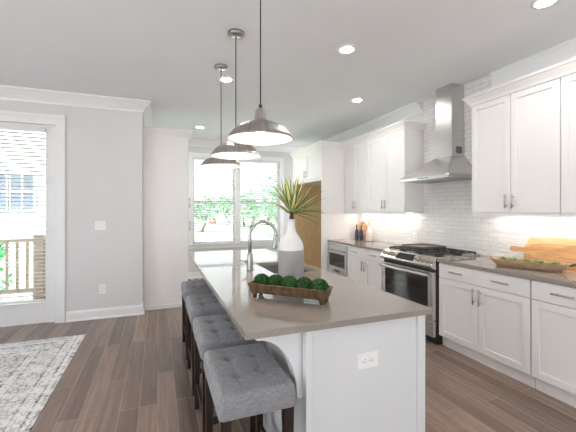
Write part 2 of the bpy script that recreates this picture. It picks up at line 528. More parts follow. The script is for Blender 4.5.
# ------------------------------------------------------------------ mesh helpers
class MB:
    def __init__(s):
        s.bm = bmesh.new()
        s.mi = 0
    def _tag(s, faces):
        for f in faces:
            f.material_index = s.mi
    def box(s, x0, x1, y0, y1, z0, z1, mtx=None):
        v = [s.bm.verts.new((x, y, z)) for z in (z0, z1) for y in (y0, y1) for x in (x0, x1)]
        if mtx is not None:
            for q in v:
                q.co = mtx @ q.co
        fs = [s.bm.faces.new([v[i] for i in idx]) for idx in
              ((0, 2, 3, 1), (4, 5, 7, 6), (0, 1, 5, 4), (2, 6, 7, 3), (0, 4, 6, 2), (1, 3, 7, 5))]
        s._tag(fs)
        return s
    def prism(s, prof, a0, a1, plane='XZ', mtx=None):
        """prof: 2-D outline, extruded a0..a1 along the remaining axis"""
        def P(p, a):
            if plane == 'XZ':
                c = Vector((p[0], a, p[1]))
            elif plane == 'YZ':
                c = Vector((a, p[0], p[1]))
            else:
                c = Vector((p[0], p[1], a))
            return mtx @ c if mtx is not None else c
        A = [s.bm.verts.new(P(p, a0)) for p in prof]
        B = [s.bm.verts.new(P(p, a1)) for p in prof]
        n = len(prof)
        fs = [s.bm.faces.new(A), s.bm.faces.new(B[::-1])]
        for i in range(n):
            j = (i + 1) % n
            fs.append(s.bm.faces.new((A[j], A[i], B[i], B[j])))
        s._tag(fs)
        return s
    def lathe(s, prof, c=(0, 0, 0), n=32, axis='Z', cap=True, mtx=None):
        """prof: (radius, height) from one end to the other"""
        rings = []
        c = Vector(c)
        for r, h in prof:
            ring = []
            for k in range(n):
                t = 2 * PI * k / n
                if axis == 'Z':
                    q = Vector((r * math.cos(t), r * math.sin(t), h))
                elif axis == 'X':
                    q = Vector((h, r * math.cos(t), r * math.sin(t)))
                else:
                    q = Vector((r * math.sin(t), h, r * math.cos(t)))
                q = q + c
                if mtx is not None:
                    q = mtx @ q
                ring.append(s.bm.verts.new(q))
            rings.append(ring)
        fs = []
        for a, b in zip(rings, rings[1:]):
            for k in range(n):
                j = (k + 1) % n
                fs.append(s.bm.faces.new((a[k], a[j], b[j], b[k])))
        if cap:
            fs.append(s.bm.faces.new(rings[0][::-1]))
            fs.append(s.bm.faces.new(rings[-1]))
        for f in fs:
            f.smooth = True
        s._tag(fs)
        return s
    def tube(s, pts, r, n=10, cap=True):
        pts = [Vector(p) for p in pts]
        rs = r if isinstance(r, (list, tuple)) else [r] * len(pts)
        up = Vector((0, 0, 1))
        rings = []
        pu = None
        for i, p in enumerate(pts):
            t = (pts[min(i + 1, len(pts) - 1)] - pts[max(i - 1, 0)]).normalized()
            if pu is None:
                pu = up if abs(t.dot(up)) < 0.95 else Vector((1, 0, 0))
            u = (pu - t * pu.dot(t)).normalized()
            pu = u
            v = t.cross(u)
            rings.append([s.bm.verts.new(p + (u * math.cos(2 * PI * k / n) + v * math.sin(2 * PI * k / n)) * rs[i]) for k in range(n)])
        fs = []
        for a, b in zip(rings, rings[1:]):
            for k in range(n):
                j = (k + 1) % n
                fs.append(s.bm.faces.new((a[k], a[j], b[j], b[k])))
        if cap:
            fs.append(s.bm.faces.new(rings[0][::-1]))
            fs.append(s.bm.faces.new(rings[-1]))
        for f in fs:
            f.smooth = True
        s._tag(fs)
        return s
    def sweep(s, prof, path, z0=0.0):
        """prof: closed outline (out, z); path: XY polyline; 'out' is to the right of travel, corners mitred"""
        P = [Vector((p[0], p[1])) for p in path]
        rings = []
        for i, p in enumerate(P):
            d0 = (P[i] - P[i - 1]).normalized() if i else None
            d1 = (P[i + 1] - P[i]).normalized() if i < len(P) - 1 else None
            n0 = Vector((d0.y, -d0.x)) if d0 else None
            n1 = Vector((d1.y, -d1.x)) if d1 else None
            if n0 and n1:
                b = (n0 + n1).normalized()
                m = b / max(0.2, b.dot(n0))
            else:
                m = n0 or n1
            rings.append([s.bm.verts.new((p.x + m.x * o, p.y + m.y * o, z0 + h)) for o, h in prof])
        n = len(prof)
        fs = []
        for a, b in zip(rings, rings[1:]):
            for k in range(n):
                j = (k + 1) % n
                fs.append(s.bm.faces.new((a[k], a[j], b[j], b[k])))
        fs.append(s.bm.faces.new(rings[0][::-1]))
        fs.append(s.bm.faces.new(rings[-1]))
        s._tag(fs)
        return s
    def ico(s, c, r, sub=3, sc=(1, 1, 1), rough=0.0, freq=20.0, seed=0):
        res = bmesh.ops.create_icosphere(s.bm, subdivisions=sub, radius=1.0)
        for v in res['verts']:
            d = v.co.normalized()
            k = 1.0
            if rough:
                k += rough * mnoise.noise(d * freq + Vector((seed * 3.1, seed * 1.7, seed)))
            v.co = Vector((c[0] + d.x * r * sc[0] * k, c[1] + d.y * r * sc[1] * k, c[2] + d.z * r * sc[2] * k))
        fs = {f for v in res['verts'] for f in v.link_faces}
        for f in fs:
            f.smooth = True
        s._tag(fs)
        return s
    def build(s, name, material, parent=None, world=False, bevel=0.0, recalc=True, angle=35):
        if recalc:
            bmesh.ops.recalc_face_normals(s.bm, faces=s.bm.faces[:])
        if world and parent is not None:
            r = parent
            while r.parent:
                r = r.parent
            for v in s.bm.verts:
                v.co -= r.location
        me = bpy.data.meshes.new(name)
        s.bm.to_mesh(me)
        s.bm.free()
        for q in (material if isinstance(material, (list, tuple)) else [material]):
            me.materials.append(q)
        o = bpy.data.objects.new(name, me)
        COL.objects.link(o)
        if parent is not None:
            o.parent = parent
        if bevel:
            b = o.modifiers.new('bevel', 'BEVEL')
            b.width = bevel
            b.segments = 2
            b.limit_method = 'ANGLE'
            b.angle_limit = math.radians(angle)
        return o

def thing(name, label, cat, loc=(0, 0, 0), rz=0.0, group=None):
    o = bpy.data.objects.new(name, None)
    o.empty_display_size = 0.1
    COL.objects.link(o)
    o.location = loc
    o.rotation_euler = (0, 0, rz)
    return tag(o, label, cat, group)

def tag(o, label, cat, group=None):
    o['label'] = label
    o['category'] = cat
    if group:
        o['group'] = group
    return o

def struct(o, label=None, cat=None):
    o['kind'] = 'structure'
    if label:
        o['label'] = label
    if cat:
        o['category'] = cat
    return o

def dup(root, loc, rz=None, label=None, group=None):
    def cp(o, par):
        c = o.copy()
        COL.objects.link(c)
        if par is not None:
            c.parent = par
        for ch in list(o.children):
            cp(ch, c)
        return c
    r = cp(root, None)
    r.location = loc
    if rz is not None:
        r.rotation_euler = (0, 0, rz)
    if label:
        r['label'] = label
    if group:
        r['group'] = group
    return r

# ------------------------------------------------------------------ the room
XR = 3.42          # range wall
YL = 5.10          # wall with the patio door
YB = 7.40          # kitchen window wall
XW, YW = -4.2, -2.6
CEIL = 2.93

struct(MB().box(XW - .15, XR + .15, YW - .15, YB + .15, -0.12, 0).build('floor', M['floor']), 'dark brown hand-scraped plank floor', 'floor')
struct(MB().box(XW - .15, XR + .15, YW - .15, YB + .15, CEIL, CEIL + .12).build('ceiling', M['ceiling']), 'smooth pale grey painted ceiling', 'ceiling')
struct(MB().box(XR, XR + .15, YW - .15, 6.84, 0, CEIL).box(XR, XR + .15, 7.20, YB + .15, 0, CEIL).box(XR, XR + .15, 6.84, 7.20, 0, .06).box(XR, XR + .15, 6.84, 7.20, 2.60, CEIL).build('wall_right', M['wall']), 'white wall behind the range and cabinets', 'wall')
# left wall with patio door opening, and its return towards the kitchen window
DX0, DX1, DZ1 = -2.17, -1.22, 2.52
b = MB()
b.box(XW, DX0, YL, YL + .16, 0, CEIL).box(DX1, -0.20, YL, YL + .16, 0, CEIL).box(DX0, DX1, YL, YL + .16, DZ1, CEIL)
b.box(-0.36, -0.20, YL + .16, 6.05, 0, CEIL).box(-0.36, -0.20, 7.30, YB, 0, CEIL)
b.box(-0.36, -0.20, 6.05, 7.30, 0, .08).box(-0.36, -0.20, 6.05, 7.30, 2.56, CEIL)
struct(b.build('wall_left', M['wall']), 'white wall with patio door and light switch', 'wall')
# back wall with the double window
WX0, WX1, WZ0, WZ1 = 0.69, 2.64, 0.72, 2.56
b = MB()
b.box(-0.36, WX0, YB, YB + .15, 0, CEIL).box(WX1, XR, YB, YB + .15, 0, CEIL)
b.box(WX0, WX1, YB, YB + .15, 0, WZ0).box(WX0, WX1, YB, YB + .15, WZ1, CEIL)
struct(b.build('wall_back', M['wall']), 'white wall around the kitchen double window', 'wall')
# walls behind and beside the camera with unseen windows added to brighten the room
def wall_x(y0, y1, x0, x1, holes, name, z0=0.25, z1=2.55):
    q = MB()
    xs = x0
    for h0, h1 in holes:
        q.box(xs, h0, y0, y1, 0, CEIL)
        q.box(h0, h1, y0, y1, 0, z0).box(h0, h1, y0, y1, z1, CEIL)
        xs = h1
    q.box(xs, x1, y0, y1, 0, CEIL)
    return struct(q.build(name, M['wall']))
RH = [(-2.7, -0.95), (0.65, 2.4)]
wall_x(YW - .15, YW, XW, XR, RH, 'wall_rear')
q = MB()
SH = [(-0.7, 2.2)]
ys = YW - .15
for h0, h1 in SH:
    q.box(XW - .15, XW, ys, h0, 0, CEIL)
    q.box(XW - .15, XW, h0, h1, 0, .25).box(XW - .15, XW, h0, h1, 2.55, CEIL)
    ys = h1
q.box(XW - .15, XW, ys, YL + .16, 0, CEIL)
struct(q.build('wall_side', M['wall']))
wn = 2
for h0, h1 in RH:
    q = MB()
    y0, y1 = YW - .11, YW - .05
    q.box(h0, h0 + .05, y0, y1, .25, 2.55).box(h1 - .05, h1, y0, y1, .25, 2.55)
    q.box(h0 + .05, h1 - .05, y0, y1, .25, .30).box(h0 + .05, h1 - .05, y0, y1, 2.5, 2.55)
    q.box(h0 + .05, h1 - .05, y0, y1, 1.38, 1.42).box((h0 + h1) / 2 - .03, (h0 + h1) / 2 + .03, y0, y1, .30, 2.5)
    struct(q.build('window_%d' % wn, M['vinyl']))  # added rear window, out of view, lets daylight in
    wn += 1
for h0, h1 in SH:
    q = MB()
    x0, x1 = XW - .11, XW - .05
    q.box(x0, x1, h0, h0 + .05, .25, 2.55).box(x0, x1, h1 - .05, h1, .25, 2.55)
    q.box(x0, x1, h0 + .05, h1 - .05, .25, .30).box(x0, x1, h0 + .05, h1 - .05, 2.5, 2.55)
    q.box(x0, x1, h0 + .05, h1 - .05, 1.38, 1.42).box(x0, x1, (h0 + h1) / 2 - .03, (h0 + h1) / 2 + .03, .30, 2.5)
    struct(q.build('window_%d' % wn, M['vinyl']))  # added side window, out of view, more daylight for the room
    wn += 1

q = MB()
q.box(-.31, -.25, 6.05, 6.11, .08, 2.56).box(-.31, -.25, 7.24, 7.30, .08, 2.56)
q.box(-.31, -.25, 6.11, 7.24, .08, .14).box(-.31, -.25, 6.11, 7.24, 2.50, 2.56).box(-.31, -.25, 6.655, 6.695, .14, 2.50)
struct(q.build('window_%d' % wn, M['vinyl']), 'unseen white window added behind the pantry cabinet for daylight', 'window')  # added opening, hidden by the pantry, to light the back wall
wn += 1
q = MB()
q.box(XR + .04, XR + .10, 6.84, 6.88, .06, 2.60).box(XR + .04, XR + .10, 7.16, 7.20, .06, 2.60)
q.box(XR + .04, XR + .10, 6.88, 7.16, .06, .12).box(XR + .04, XR + .10, 6.88, 7.16, 2.54, 2.60)
struct(q.build('window_%d' % wn, M['vinyl']), 'narrow unseen white window added beyond the fridge space for daylight', 'window')  # added opening, hidden by the fridge bay, brightens the back wall
# tiled backsplash up to the ceiling behind the hood
b = MB()
XT = XR - .012
b.prism([(0.88, .922), (5.28, .922), (5.28, 1.40), (3.682, 1.40), (3.682, CEIL), (2.648, CEIL), (2.648, 1.40), (0.88, 1.40)], XT, XR, 'YZ')
struct(b.build('wall_backsplash', M['tile']), 'glossy white subway tile backsplash', 'backsplash')

# mouldings
CROWN = [(0, 0), (0, -.145), (.012, -.145), (.018, -.12), (.045, -.085), (.085, -.045), (.098, -.03), (.115, -.022), (.115, 0)]
b = MB().sweep(CROWN, [(XW, YL), (-0.20, YL), (-0.20, YB), (XR, YB), (XR, 3.70)], CEIL)
struct(b.build('trim_1', M['trim']), 'white crown moulding along left wall round to range wall', 'crown moulding')
CROWN2 = [(0, 0), (0, -.17), (.022, -.17), (.022, -.035), (.05, -.012), (.055, -.012), (.055, 0)]
b = MB().sweep(CROWN2, [(XR, 2.65), (XR, YW)], CEIL)
struct(b.build('trim_2', M['trim']), 'white crown moulding above the right-hand upper cabinets', 'crown moulding')
BASE = [(0, 0), (.028, 0), (.028, .012), (.020, .022), (.015, .022), (.015, .105), (.009, .13), (0, .13)]
b = MB().sweep(BASE, [(DX1 + .115, YL), (-0.20, YL), (-0.20, 5.26)])
struct(b.build('baseboard_left', M['trim']), 'white baseboard right of the patio door', 'baseboard')
b = MB().sweep(BASE, [(XW, YL), (DX0 - .115, YL)])
struct(b.build('baseboard_far_left', M['trim']))
b = MB().sweep(BASE, [(.50, YB), (2.6, YB)])
struct(b.build('baseboard_back', M['trim']))

# ---- patio door
d = bpy.data.objects.new('door_1', None)
COL.objects.link(d)
struct(d, 'white glazed patio door at the left', 'door')
d.location = (-1.7, YL, 0)
q = MB()
q.box(DX1, DX1 + .11, YL - .022, YL, 0, DZ1 + .11).box(DX0 - .11, DX0, YL - .022, YL, 0, DZ1 + .11)
q.box(DX0, DX1, YL - .022, YL, DZ1, DZ1 + .11)
q.box(DX1 + .085, DX1 + .11, YL - .034, YL - .022, 0, DZ1 + .11).box(DX0 - .11, DX0 - .085, YL - .034, YL - .022, 0, DZ1 + .11)
q.box(DX0 - .11, DX1 + .11, YL - .040, YL - .022, DZ1 + .085, DZ1 + .125)
q.build('door_casing', M['trim'], d, True, 0.003)
GX0, GX1, GZ0, GZ1 = DX0 + .12, DX1 - .115, .27, 2.43
q = MB()
q.box(DX0, GX0, YL + .03, YL + .075, .01, DZ1).box(GX1, DX1, YL + .03, YL + .075, .01, DZ1)
q.box(GX0, GX1, YL + .03, YL + .075, .01, GZ0).box(GX0, GX1, YL + .03, YL + .075, GZ1, DZ1)
q.build('door_leaf', M['trim'], d, True, 0.003)
MB().box(GX0, GX1, YL + .05, YL + .056, GZ0, GZ1).build('glass_pane', M['glass'], d, True)
q = MB()
q.lathe([(.028, 0), (.028, -.01)], (DX0 + .06, YL + .03, 1.0), 20, 'Y')
q.tube([(DX0 + .06, YL + .02, 1.0), (DX0 + .06, YL - .03, 1.0), (DX0 + .17, YL - .035, 1.0)], .009)
q.build('door_handle', M['pull'], d, True)

def blind(label, x0, x1, y, z0, z1, tilt, pitch=.047, w_=.048):
    t = thing('window_blind', label, 'blind', ((x0 + x1) / 2, y, z0), group='white slatted blinds')
    MB().box(x0, x1, y - .03, y + .025, z1 - .055, z1).build('head_rail', M['blind'], t, True, .003)
    q = MB()
    z = z1 - .085
    c, s_ = math.cos(tilt) * w_ / 2, math.sin(tilt) * w_ / 2
    while z > z0 + .04:
        # slightly crowned slat
        prof = [(y - c, z - s_), (y, z + .003), (y + c, z + s_), (y + c, z + s_ + .0034), (y, z + .0064), (y - c, z - s_ + .0034)]
        q.prism(prof, x0 + .004, x1 - .004, 'YZ')
        z -= pitch
    q.build('slats', M['blind'], t, True)
    MB().box(x0 + .002, x1 - .002, y - .026, y + .026, z0, z0 + .018).build('bottom_rail', M['blind'], t, True, .003)
    for fx in (.16, .84):
        xx = x0 + (x1 - x0) * fx
        q = MB()
        q.box(xx - .0012, xx + .0012, y - .0275, y - .0255, z0 + .01, z1 - .05)
        q.box(xx - .0012, xx + .0012, y + .0255, y + .0275, z0 + .01, z1 - .05)
        q.build('ladder_cord', M['blind'], t, True)
    return t
blind('white slatted blind with valance over the glass of the patio door', GX0 - .03, GX1 + .01, YL - .005, .295, 2.475, -0.28)

# ---- kitchen window: two double-hung units side by side
wdw = bpy.data.objects.new('window_1', None)
COL.objects.link(wdw)
wdw.location = (1.66, YB, WZ0)
struct(wdw, 'white double-hung twin window over the end of the kitchen', 'window')
XM0, XM1 = 1.595, 1.695
q = MB()
y0, y1 = YB - .02, YB
q.box(WX0 - .09, WX0, y0, y1, WZ0 - .10, WZ1 + .09).box(WX1, WX1 + .09, y0, y1, WZ0 - .10, WZ1 + .09)
q.box(WX0, WX1, y0, y1, WZ1, WZ1 + .09).box(WX0, WX1, y0, y1, WZ0 - .10, WZ0 - .02)
q.build('window_casing', M['trim'], wdw, True, .003)
MB().box(WX0 - .11, WX1 + .11, YB - .05, YB + .06, WZ0 - .022, WZ0).build('window_sill', M['trim'], wdw, True, .004)
MB().box(XM0, XM1, YB - .01, YB + .12, WZ0, WZ1).build('mullion', M['trim'], wdw, True, .003)
for a, c in ((WX0, XM0), (XM1, WX1)):
    ZM = 1.60
    q = MB()
    for z0, z1, yy in ((WZ0, ZM + .02, YB + .07), (ZM - .02, WZ1, YB + .105)):
        q.box(a, a + .04, yy, yy + .03, z0, z1).box(c - .04, c, yy, yy + .03, z0, z1)
        q.box(a + .04, c - .04, yy, yy + .03, z0, z0 + .04).box(a + .04, c - .04, yy, yy + .03, z1 - .04, z1)
    s_ = q.build('sash', M['vinyl'], wdw, True, .002)
    q = MB()
    q.box(a + .03, c - .03, YB + .083, YB + .087, WZ0 + .03, ZM)
    q.box(a + .03, c - .03, YB + .118, YB + .122, ZM, WZ1 - .03)
    q.build('glass_pane', M['glass'], s_, True)
blind('white slatted blind on the left half of the kitchen window', WX0 + .01, XM0 - .01, YB + .028, WZ0 + .004, WZ1 - .002, -0.42)
blind('white slatted blind on the right half of the kitchen window', XM1 + .01, WX1 - .01, YB + .028, WZ0 + .004, WZ1 - .002, -0.42)

# ------------------------------------------------------------------ outdoors
GZ = -2.0
struct(MB().box(-140, 180, 7.7, 260, GZ - .3, GZ).build('ground', M['grass']), 'pale green lawn seen through the windows', 'lawn')
rd = Matrix.Translation((4.2, 10, 0)) @ Matrix.Rotation(-math.atan2(.150, 1.008), 4, 'Z')
struct(MB().box(-4.5, 4.5, 2, 230, GZ, GZ + .02, rd).build('road', M['asphalt']), 'pale street running away from the kitchen window', 'road')
struct(MB().box(5.9, 7.6, 2, 230, GZ, GZ + .06, rd).build('sidewalk', M['kerb']), 'pale footpath beside the street', 'footpath')
def leaf_cloud(q, lobes, n, size, seed):
    rnd = random.Random(seed)
    for k in range(n):
        c, r = lobes[rnd.randrange(len(lobes))]
        d_ = Vector((rnd.gauss(0, 1), rnd.gauss(0, 1), rnd.gauss(0, 1))).normalized()
        p_ = Vector(c) + d_ * r * (0.55 + 0.5 * rnd.random())
        u = Vector((rnd.gauss(0, 1), rnd.gauss(0, 1), rnd.gauss(0, 1))).normalized()
        v = u.orthogonal().normalized()
        sz = size * (0.6 + rnd.random() * .8)
        q.bm.faces.new([q.bm.verts.new(p_ + u * sz), q.bm.verts.new(p_ + v * sz * .5), q.bm.verts.new(p_ - u * sz), q.bm.verts.new(p_ - v * sz * .5)])
def make_tree(label, h, seed):
    rnd = random.Random(seed)
    t = thing('leafy_tree', label, 'tree', group='trees along the street')
    q = MB()
    q.tube([(0, 0, 0), (.1, .05, h * .25), (.05, 0, h * .55), (0, 0, h * .8)], [h * .035, h * .028, h * .018, h * .008], 8)
    for k in range(5):
        a = k * 2 * PI / 5 + rnd.random()
        q.tube([(.05, 0, h * (.3 + .06 * k)), (math.cos(a) * h * .14, math.sin(a) * h * .14, h * (.45 + .06 * k)), (math.cos(a) * h * .24, math.sin(a) * h * .24, h * (.55 + .06 * k))], [h * .014, h * .01, h * .004], 6)
    q.build('trunk', M['bark'], t)
    lobes = []
    for k in range(12):
        a = rnd.random() * 2 * PI
        rr = h * .24 * math.sqrt(rnd.random())
        lobes.append(((math.cos(a) * rr, math.sin(a) * rr, h * (.38 + .45 * rnd.random())), h * (.12 + .08 * rnd.random())))
    q = MB()
    leaf_cloud(q, lobes, 1700, h * .035, seed)
    q.build('crown', M['foliage'], t, recalc=False)
    return t
def at(u, dist, z):
    a = (u - 288) / 339
    S, C = math.sin(HEAD), math.cos(HEAD)
    return (dist * (S + a * C), dist * (C - a * S), z)
tree_spots = [(202, 52, 7.0, 'bushy tree leftmost beyond the kitchen window'),
              (214, 105, 9.5, 'distant tree behind the red car on the street'),
              (229, 92, 9.0, 'tree beside the grey car at the street side'),
              (244, 70, 8.5, 'pale tree just right of the window mullion'),
              (250, 62, 7.5, 'tree in the middle of the right window half'),
              (267, 76, 11.0, 'tall tree near the right edge of the window'),
              (283, 42, 10.0, 'tallest tree at the right edge of the kitchen window')]
protos = [make_tree('x', 1.0, 11), make_tree('x', 1.0, 23)]
for i, (u, dd, h, lab) in enumerate(tree_spots):
    o = protos[i] if i < 2 else dup(protos[i % 2], (0, 0, 0))
    o.location = at(u, dd, GZ)
    o.scale = (h, h, h)
    o.rotation_euler = (0, 0, i * 1.3)
    o['label'] = lab
def make_car(label, m, loc, rz):
    t = thing('car', label, 'car', loc, rz, 'cars on the street')
    q = MB()
    q.prism([(-2.2, .35), (2.2, .35), (2.25, .75), (1.3, .95), (.7, 1.42), (-1.3, 1.45), (-1.95, .98), (-2.25, .85)], -.88, .88, 'YZ')
    q.build('body', m, t, bevel=.08)
    MB().prism([(1.17, 1.0), (.66, 1.36), (-1.22, 1.38), (-1.7, 1.0)], -.89, .89, 'YZ').build('side_window', M['bglass'], t)
    MB().box(-.75, .75, -.008, .008, -.33, .33, Matrix.Translation((0, 1.02, 1.19)) @ Matrix.Rotation(math.radians(50), 4, 'X')).build('windscreen', M['bglass'], t)
    for sx in (-.82, .82):
        for sy in (-1.35, 1.4):
            MB().lathe([(.2, -.1), (.33, -.1), (.33, .1), (.2, .1)], (sx, sy, .33), 18, 'X').build('wheel', M['tyre'], t)
make_car('red car on the street left of the mullion', M['car1'], at(212.5, 84, GZ + .02), PI - .15)
make_car('grey car on the street nearest the mullion', M['car2'], at(224, 76, GZ + .02), -.15)
# neighbouring house left
t = thing('neighbour_house', 'white lap-sided house seen through the patio door', 'house', (-8, 15, GZ))
q = MB()
hx0, hx1, hy = -15.0, -2.2, 14.0
wins = [(-5.35, -4.72), (-4.60, -3.97)]
q.box(hx0, hx1, hy, hy + 7, GZ, 6.0)
q.build('wall', M['siding'], t, True)
q = MB()
q.prism([(hy - .5, 6.0), (hy + 3.5, 8.6), (hy + 7.5, 6.0)], hx0 - .4, hx1 + .4, 'YZ')
q.build('roof', M['roofing'], t, True)
for a, c in wins:
    q = MB()
    q.box(a, c, hy - .05, hy, 1.48, 2.66)
    f = q.build('window', M['hpane'], t, True)
    q = MB()
    y0, y1 = hy - .09, hy - .05
    q.box(a - .08, a, y0, y1, 1.40, 2.74).box(c, c + .08, y0, y1, 1.40, 2.74)
    q.box(a, c, y0, y1, 1.40, 1.48).box(a, c, y0, y1, 2.66, 2.74)
    q.box(a, c, y0, y1, 2.04, 2.10).box((a + c) / 2 - .02, (a + c) / 2 + .02, y0, y1, 1.48, 2.04).box((a + c) / 2 - .02, (a + c) / 2 + .02, y0, y1, 2.10, 2.66)
    q.build('window_frame', M['vinyl'], f, True)
# deck with railing
struct(MB().box(-5.5, -.5, YL + .17, 7.0, -.16, -.04).build('floor_deck', M['deck']), 'pale timber deck outside the patio door', 'deck')
t = thing('deck_railing', 'tan timber deck railing outside the patio door', 'railing', (-3, 6.7, -.04))
MB().box(-5.4, -.6, 6.65, 6.77, .92, .97).build('top_rail', M['railwood'], t, True, .005)
MB().box(-5.4, -.6, 6.68, 6.74, .10, .16).build('bottom_rail', M['railwood'], t, True, .005)
for xx in (-1.83, -3.6, -5.3, -.7):
    MB().box(xx - .07, xx + .07, 6.64, 6.78, -.04, 1.02).build('post', M['railwood'], t, True, .005)
xx = -5.1
while xx < -.8:
    if all(abs(xx - p_) > .1 for p_ in (-1.83, -3.6, -5.3, -.7)):
        MB().box(xx - .02, xx + .02, 6.69, 6.73, .15, .93).build('baluster', M['railwood'], t, True)
    xx += .135
t = thing('green_shrub', 'bright green shrub behind the deck railing', 'shrub', (-4.45, 10.9, GZ))
q = MB()
q.tube([(0, 0, 0), (.05, 0, 1.0), (0, .05, 2.2)], [.06, .05, .02], 8)
q.build('stem', M['bark'], t)
q = MB()
leaf_cloud(q, [((0, 0, .8), .6), ((.3, 0, 1.5), .55), ((-.3, .1, 1.6), .55), ((.1, 0, 2.3), .55), ((-.4, 0, 2.2), .5), ((.3, .1, 2.4), .35)], 1600, .08, 5)
q.build('leaves', M['shrubleaf'], t, recalc=False)

# ------------------------------------------------------------------ cabinets
def shaker(name, parent, xf, s, y0, y1, z0, z1, m, fr=.058, th=.022):
    """framed panel in the YZ plane; front face at x = xf facing direction s along X"""
    q = MB()
    xb = xf - s * th
    xp = xf - s * .013
    lo, hi = min(xf, xb), max(xf, xb)
    q.box(lo, hi, y0, y0 + fr, z0, z1).box(lo, hi, y1 - fr, y1, z0, z1)
    q.box(lo, hi, y0 + fr, y1 - fr, z0, z0 + fr).box(lo, hi, y0 + fr, y1 - fr, z1 - fr, z1)
    lo, hi = min(xp, xb), max(xp, xb)
    q.box(lo, hi, y0 + fr, y1 - fr, z0 + fr, z1 - fr)
    return q.build(name, m, parent, True, .0022)
def slabfront(name, parent, xf, s, y0, y1, z0, z1, m, th=.02):
    xb = xf - s * th
    return MB().box(min(xf, xb), max(xf, xb), y0, y1, z0, z1).build(name, m, parent, True, .0025)
def pull(parent, xf, s, y, z, L_, vertical):
    q = MB()
    xo = xf + s * .032
    if vertical:
        q.tube([(xo, y, z - L_ / 2), (xo, y, z + L_ / 2)], .0075, 10)
        for zz in (z - L_ * .32, z + L_ * .32):
            q.tube([(xf - s * .001, y, zz), (xo, y, zz)], .0048, 8)
    else:
        q.tube([(xo, y - L_ / 2, z), (xo, y + L_ / 2, z)], .0075, 10)
        for yy in (y - L_ * .32, y + L_ * .32):
            q.tube([(xf - s * .001, yy, z), (xo, yy, z)], .0048, 8)
    return q.build('handle', M['pull'], parent, True)

XB, XBF = 2.80, 2.78        # base carcass front / door front
def base_carcass(label, y0, y1):
    t = thing('base_cabinet', label, 'cabinet', (3.1, (y0 + y1) / 2, 0), group='white base cabinets along the range wall')
    q = MB()
    q.box(XB, XT - .001, y0, y1, .11, .889)
    q.box(XB + .06, XT - .001, y0, y1, 0, .11)
    q.build('body', M['cab'], t, True)
    MB().box(XB + .035, XB + .06, y0, y1, 0, .105).build('toe_kick', M['cab'], t, True, .002)
    return t
def base_two_door(label, y0, y1, ndraw, npull):
    t = base_carcass(label, y0, y1)
    g = .004
    n = ndraw
    for k in range(n):
        a = y0 + (y1 - y0) * k / n + g
        c = y0 + (y1 - y0) * (k + 1) / n - g
        dr = slabfront('drawer', t, XBF, -1, a, c, .735, .880, M['cab'])
        for j in range(npull):
            yy = a + (c - a) * ((j + .5) / npull if npull > 1 else .5)
            pull(dr, XBF, -1, yy, .812, .15, False)
    ym = (y0 + y1) / 2
    d1 = shaker('door', t, XBF, -1, y0 + g, ym - g * .6, .118, .728, M['cab'])
    pull(d1, XBF, -1, ym - .032, .63, .15, True)
    d2 = shaker('door', t, XBF, -1, ym + g * .6, y1 - g, .118, .728, M['cab'])
    pull(d2, XBF, -1, ym + .032, .63, .15, True)
    return t
base_two_door('white two-door base cabinet right of the range, one wide drawer with two pulls', 1.836, 2.785, 1, 2)
base_two_door('white base cabinet at the right edge of the photo, below the cutting boards', .88, 1.830, 1, 2)
base_two_door('white base cabinet with two small drawers between microwave and range', 3.70, 4.635, 2, 1)
# microwave cabinet
t = thing('base_cabinet', 'white base cabinet beside the fridge panel that holds the microwave', 'cabinet', (3.1, 4.97, 0), group='white base cabinets along the range wall')
y0, y1 = 4.641, 5.272
q = MB()
q.box(XB, XT - .001, y0, y0 + .02, .11, .889).box(XB, XT - .001, y1 - .02, y1, .11, .889)
q.box(XB, XT - .001, y0 + .02, y1 - .02, .11, .385).box(XB, XT - .001, y0 + .02, y1 - .02, .86, .889)
q.box(XB + .06, XT - .001, y0, y1, 0, .11)
q.build('body', M['cab'], t, True)
MB().box(XB + .035, XB + .06, y0, y1, 0, .105).build('toe_kick', M['cab'], t, True, .002)
dr = slabfront('drawer', t, XBF, -1, y0 + .003, y1 - .003, .118, .372, M['cab'])
pull(dr, XBF, -1, (y0 + y1) / 2, .30, .15, False)
t = thing('microwave', 'stainless built-in microwave in the cabinet beside the fridge panel', 'microwave', (3.0, 4.95, .385))
MB().box(2.81, 3.25, 4.67, 5.243, .386, .858).build('body', M['steel'], t, True)
q = MB()
q.box(2.765, 2.81, 4.665, 4.70, .39, .855).box(2.765, 2.81, 5.213, 5.248, .39, .855)
q.box(2.765, 2.81, 4.70, 5.213, .39, .50).box(2.765, 2.81, 4.70, 5.213, .715, .855)
dd = q.build('door', M['steel'], t, True, .003)
MB().box(2.772, 2.80, 4.70, 5.213, .50, .715).build('window', M['bglass'], dd, True)
MB().tube([(2.74, 4.70, .765), (2.74, 5.21, .765)], .009).tube([(2.766, 4.74, .765), (2.74, 4.74, .765)], .006).tube([(2.766, 5.17, .765), (2.74, 5.17, .765)], .006).build('handle', M['steel'], dd, True)
MB().box(2.7645, 2.7655, 4.86, 5.05, .415, .445).build('control_strip', M['display'], dd, True)

# worktops on the range wall
def worktop(label, y0, y1):
    o = MB().box(2.762, XT - .001, y0, y1, .89, .92).build('countertop', M['quartz'], None, False, .002)
    return tag(o, label, 'countertop')
worktop('grey-taupe quartz countertop right of the range, under the cutting boards', .88, 2.789)
worktop('grey-taupe quartz countertop left of the range, under the blue bottles', 3.697, 5.276)

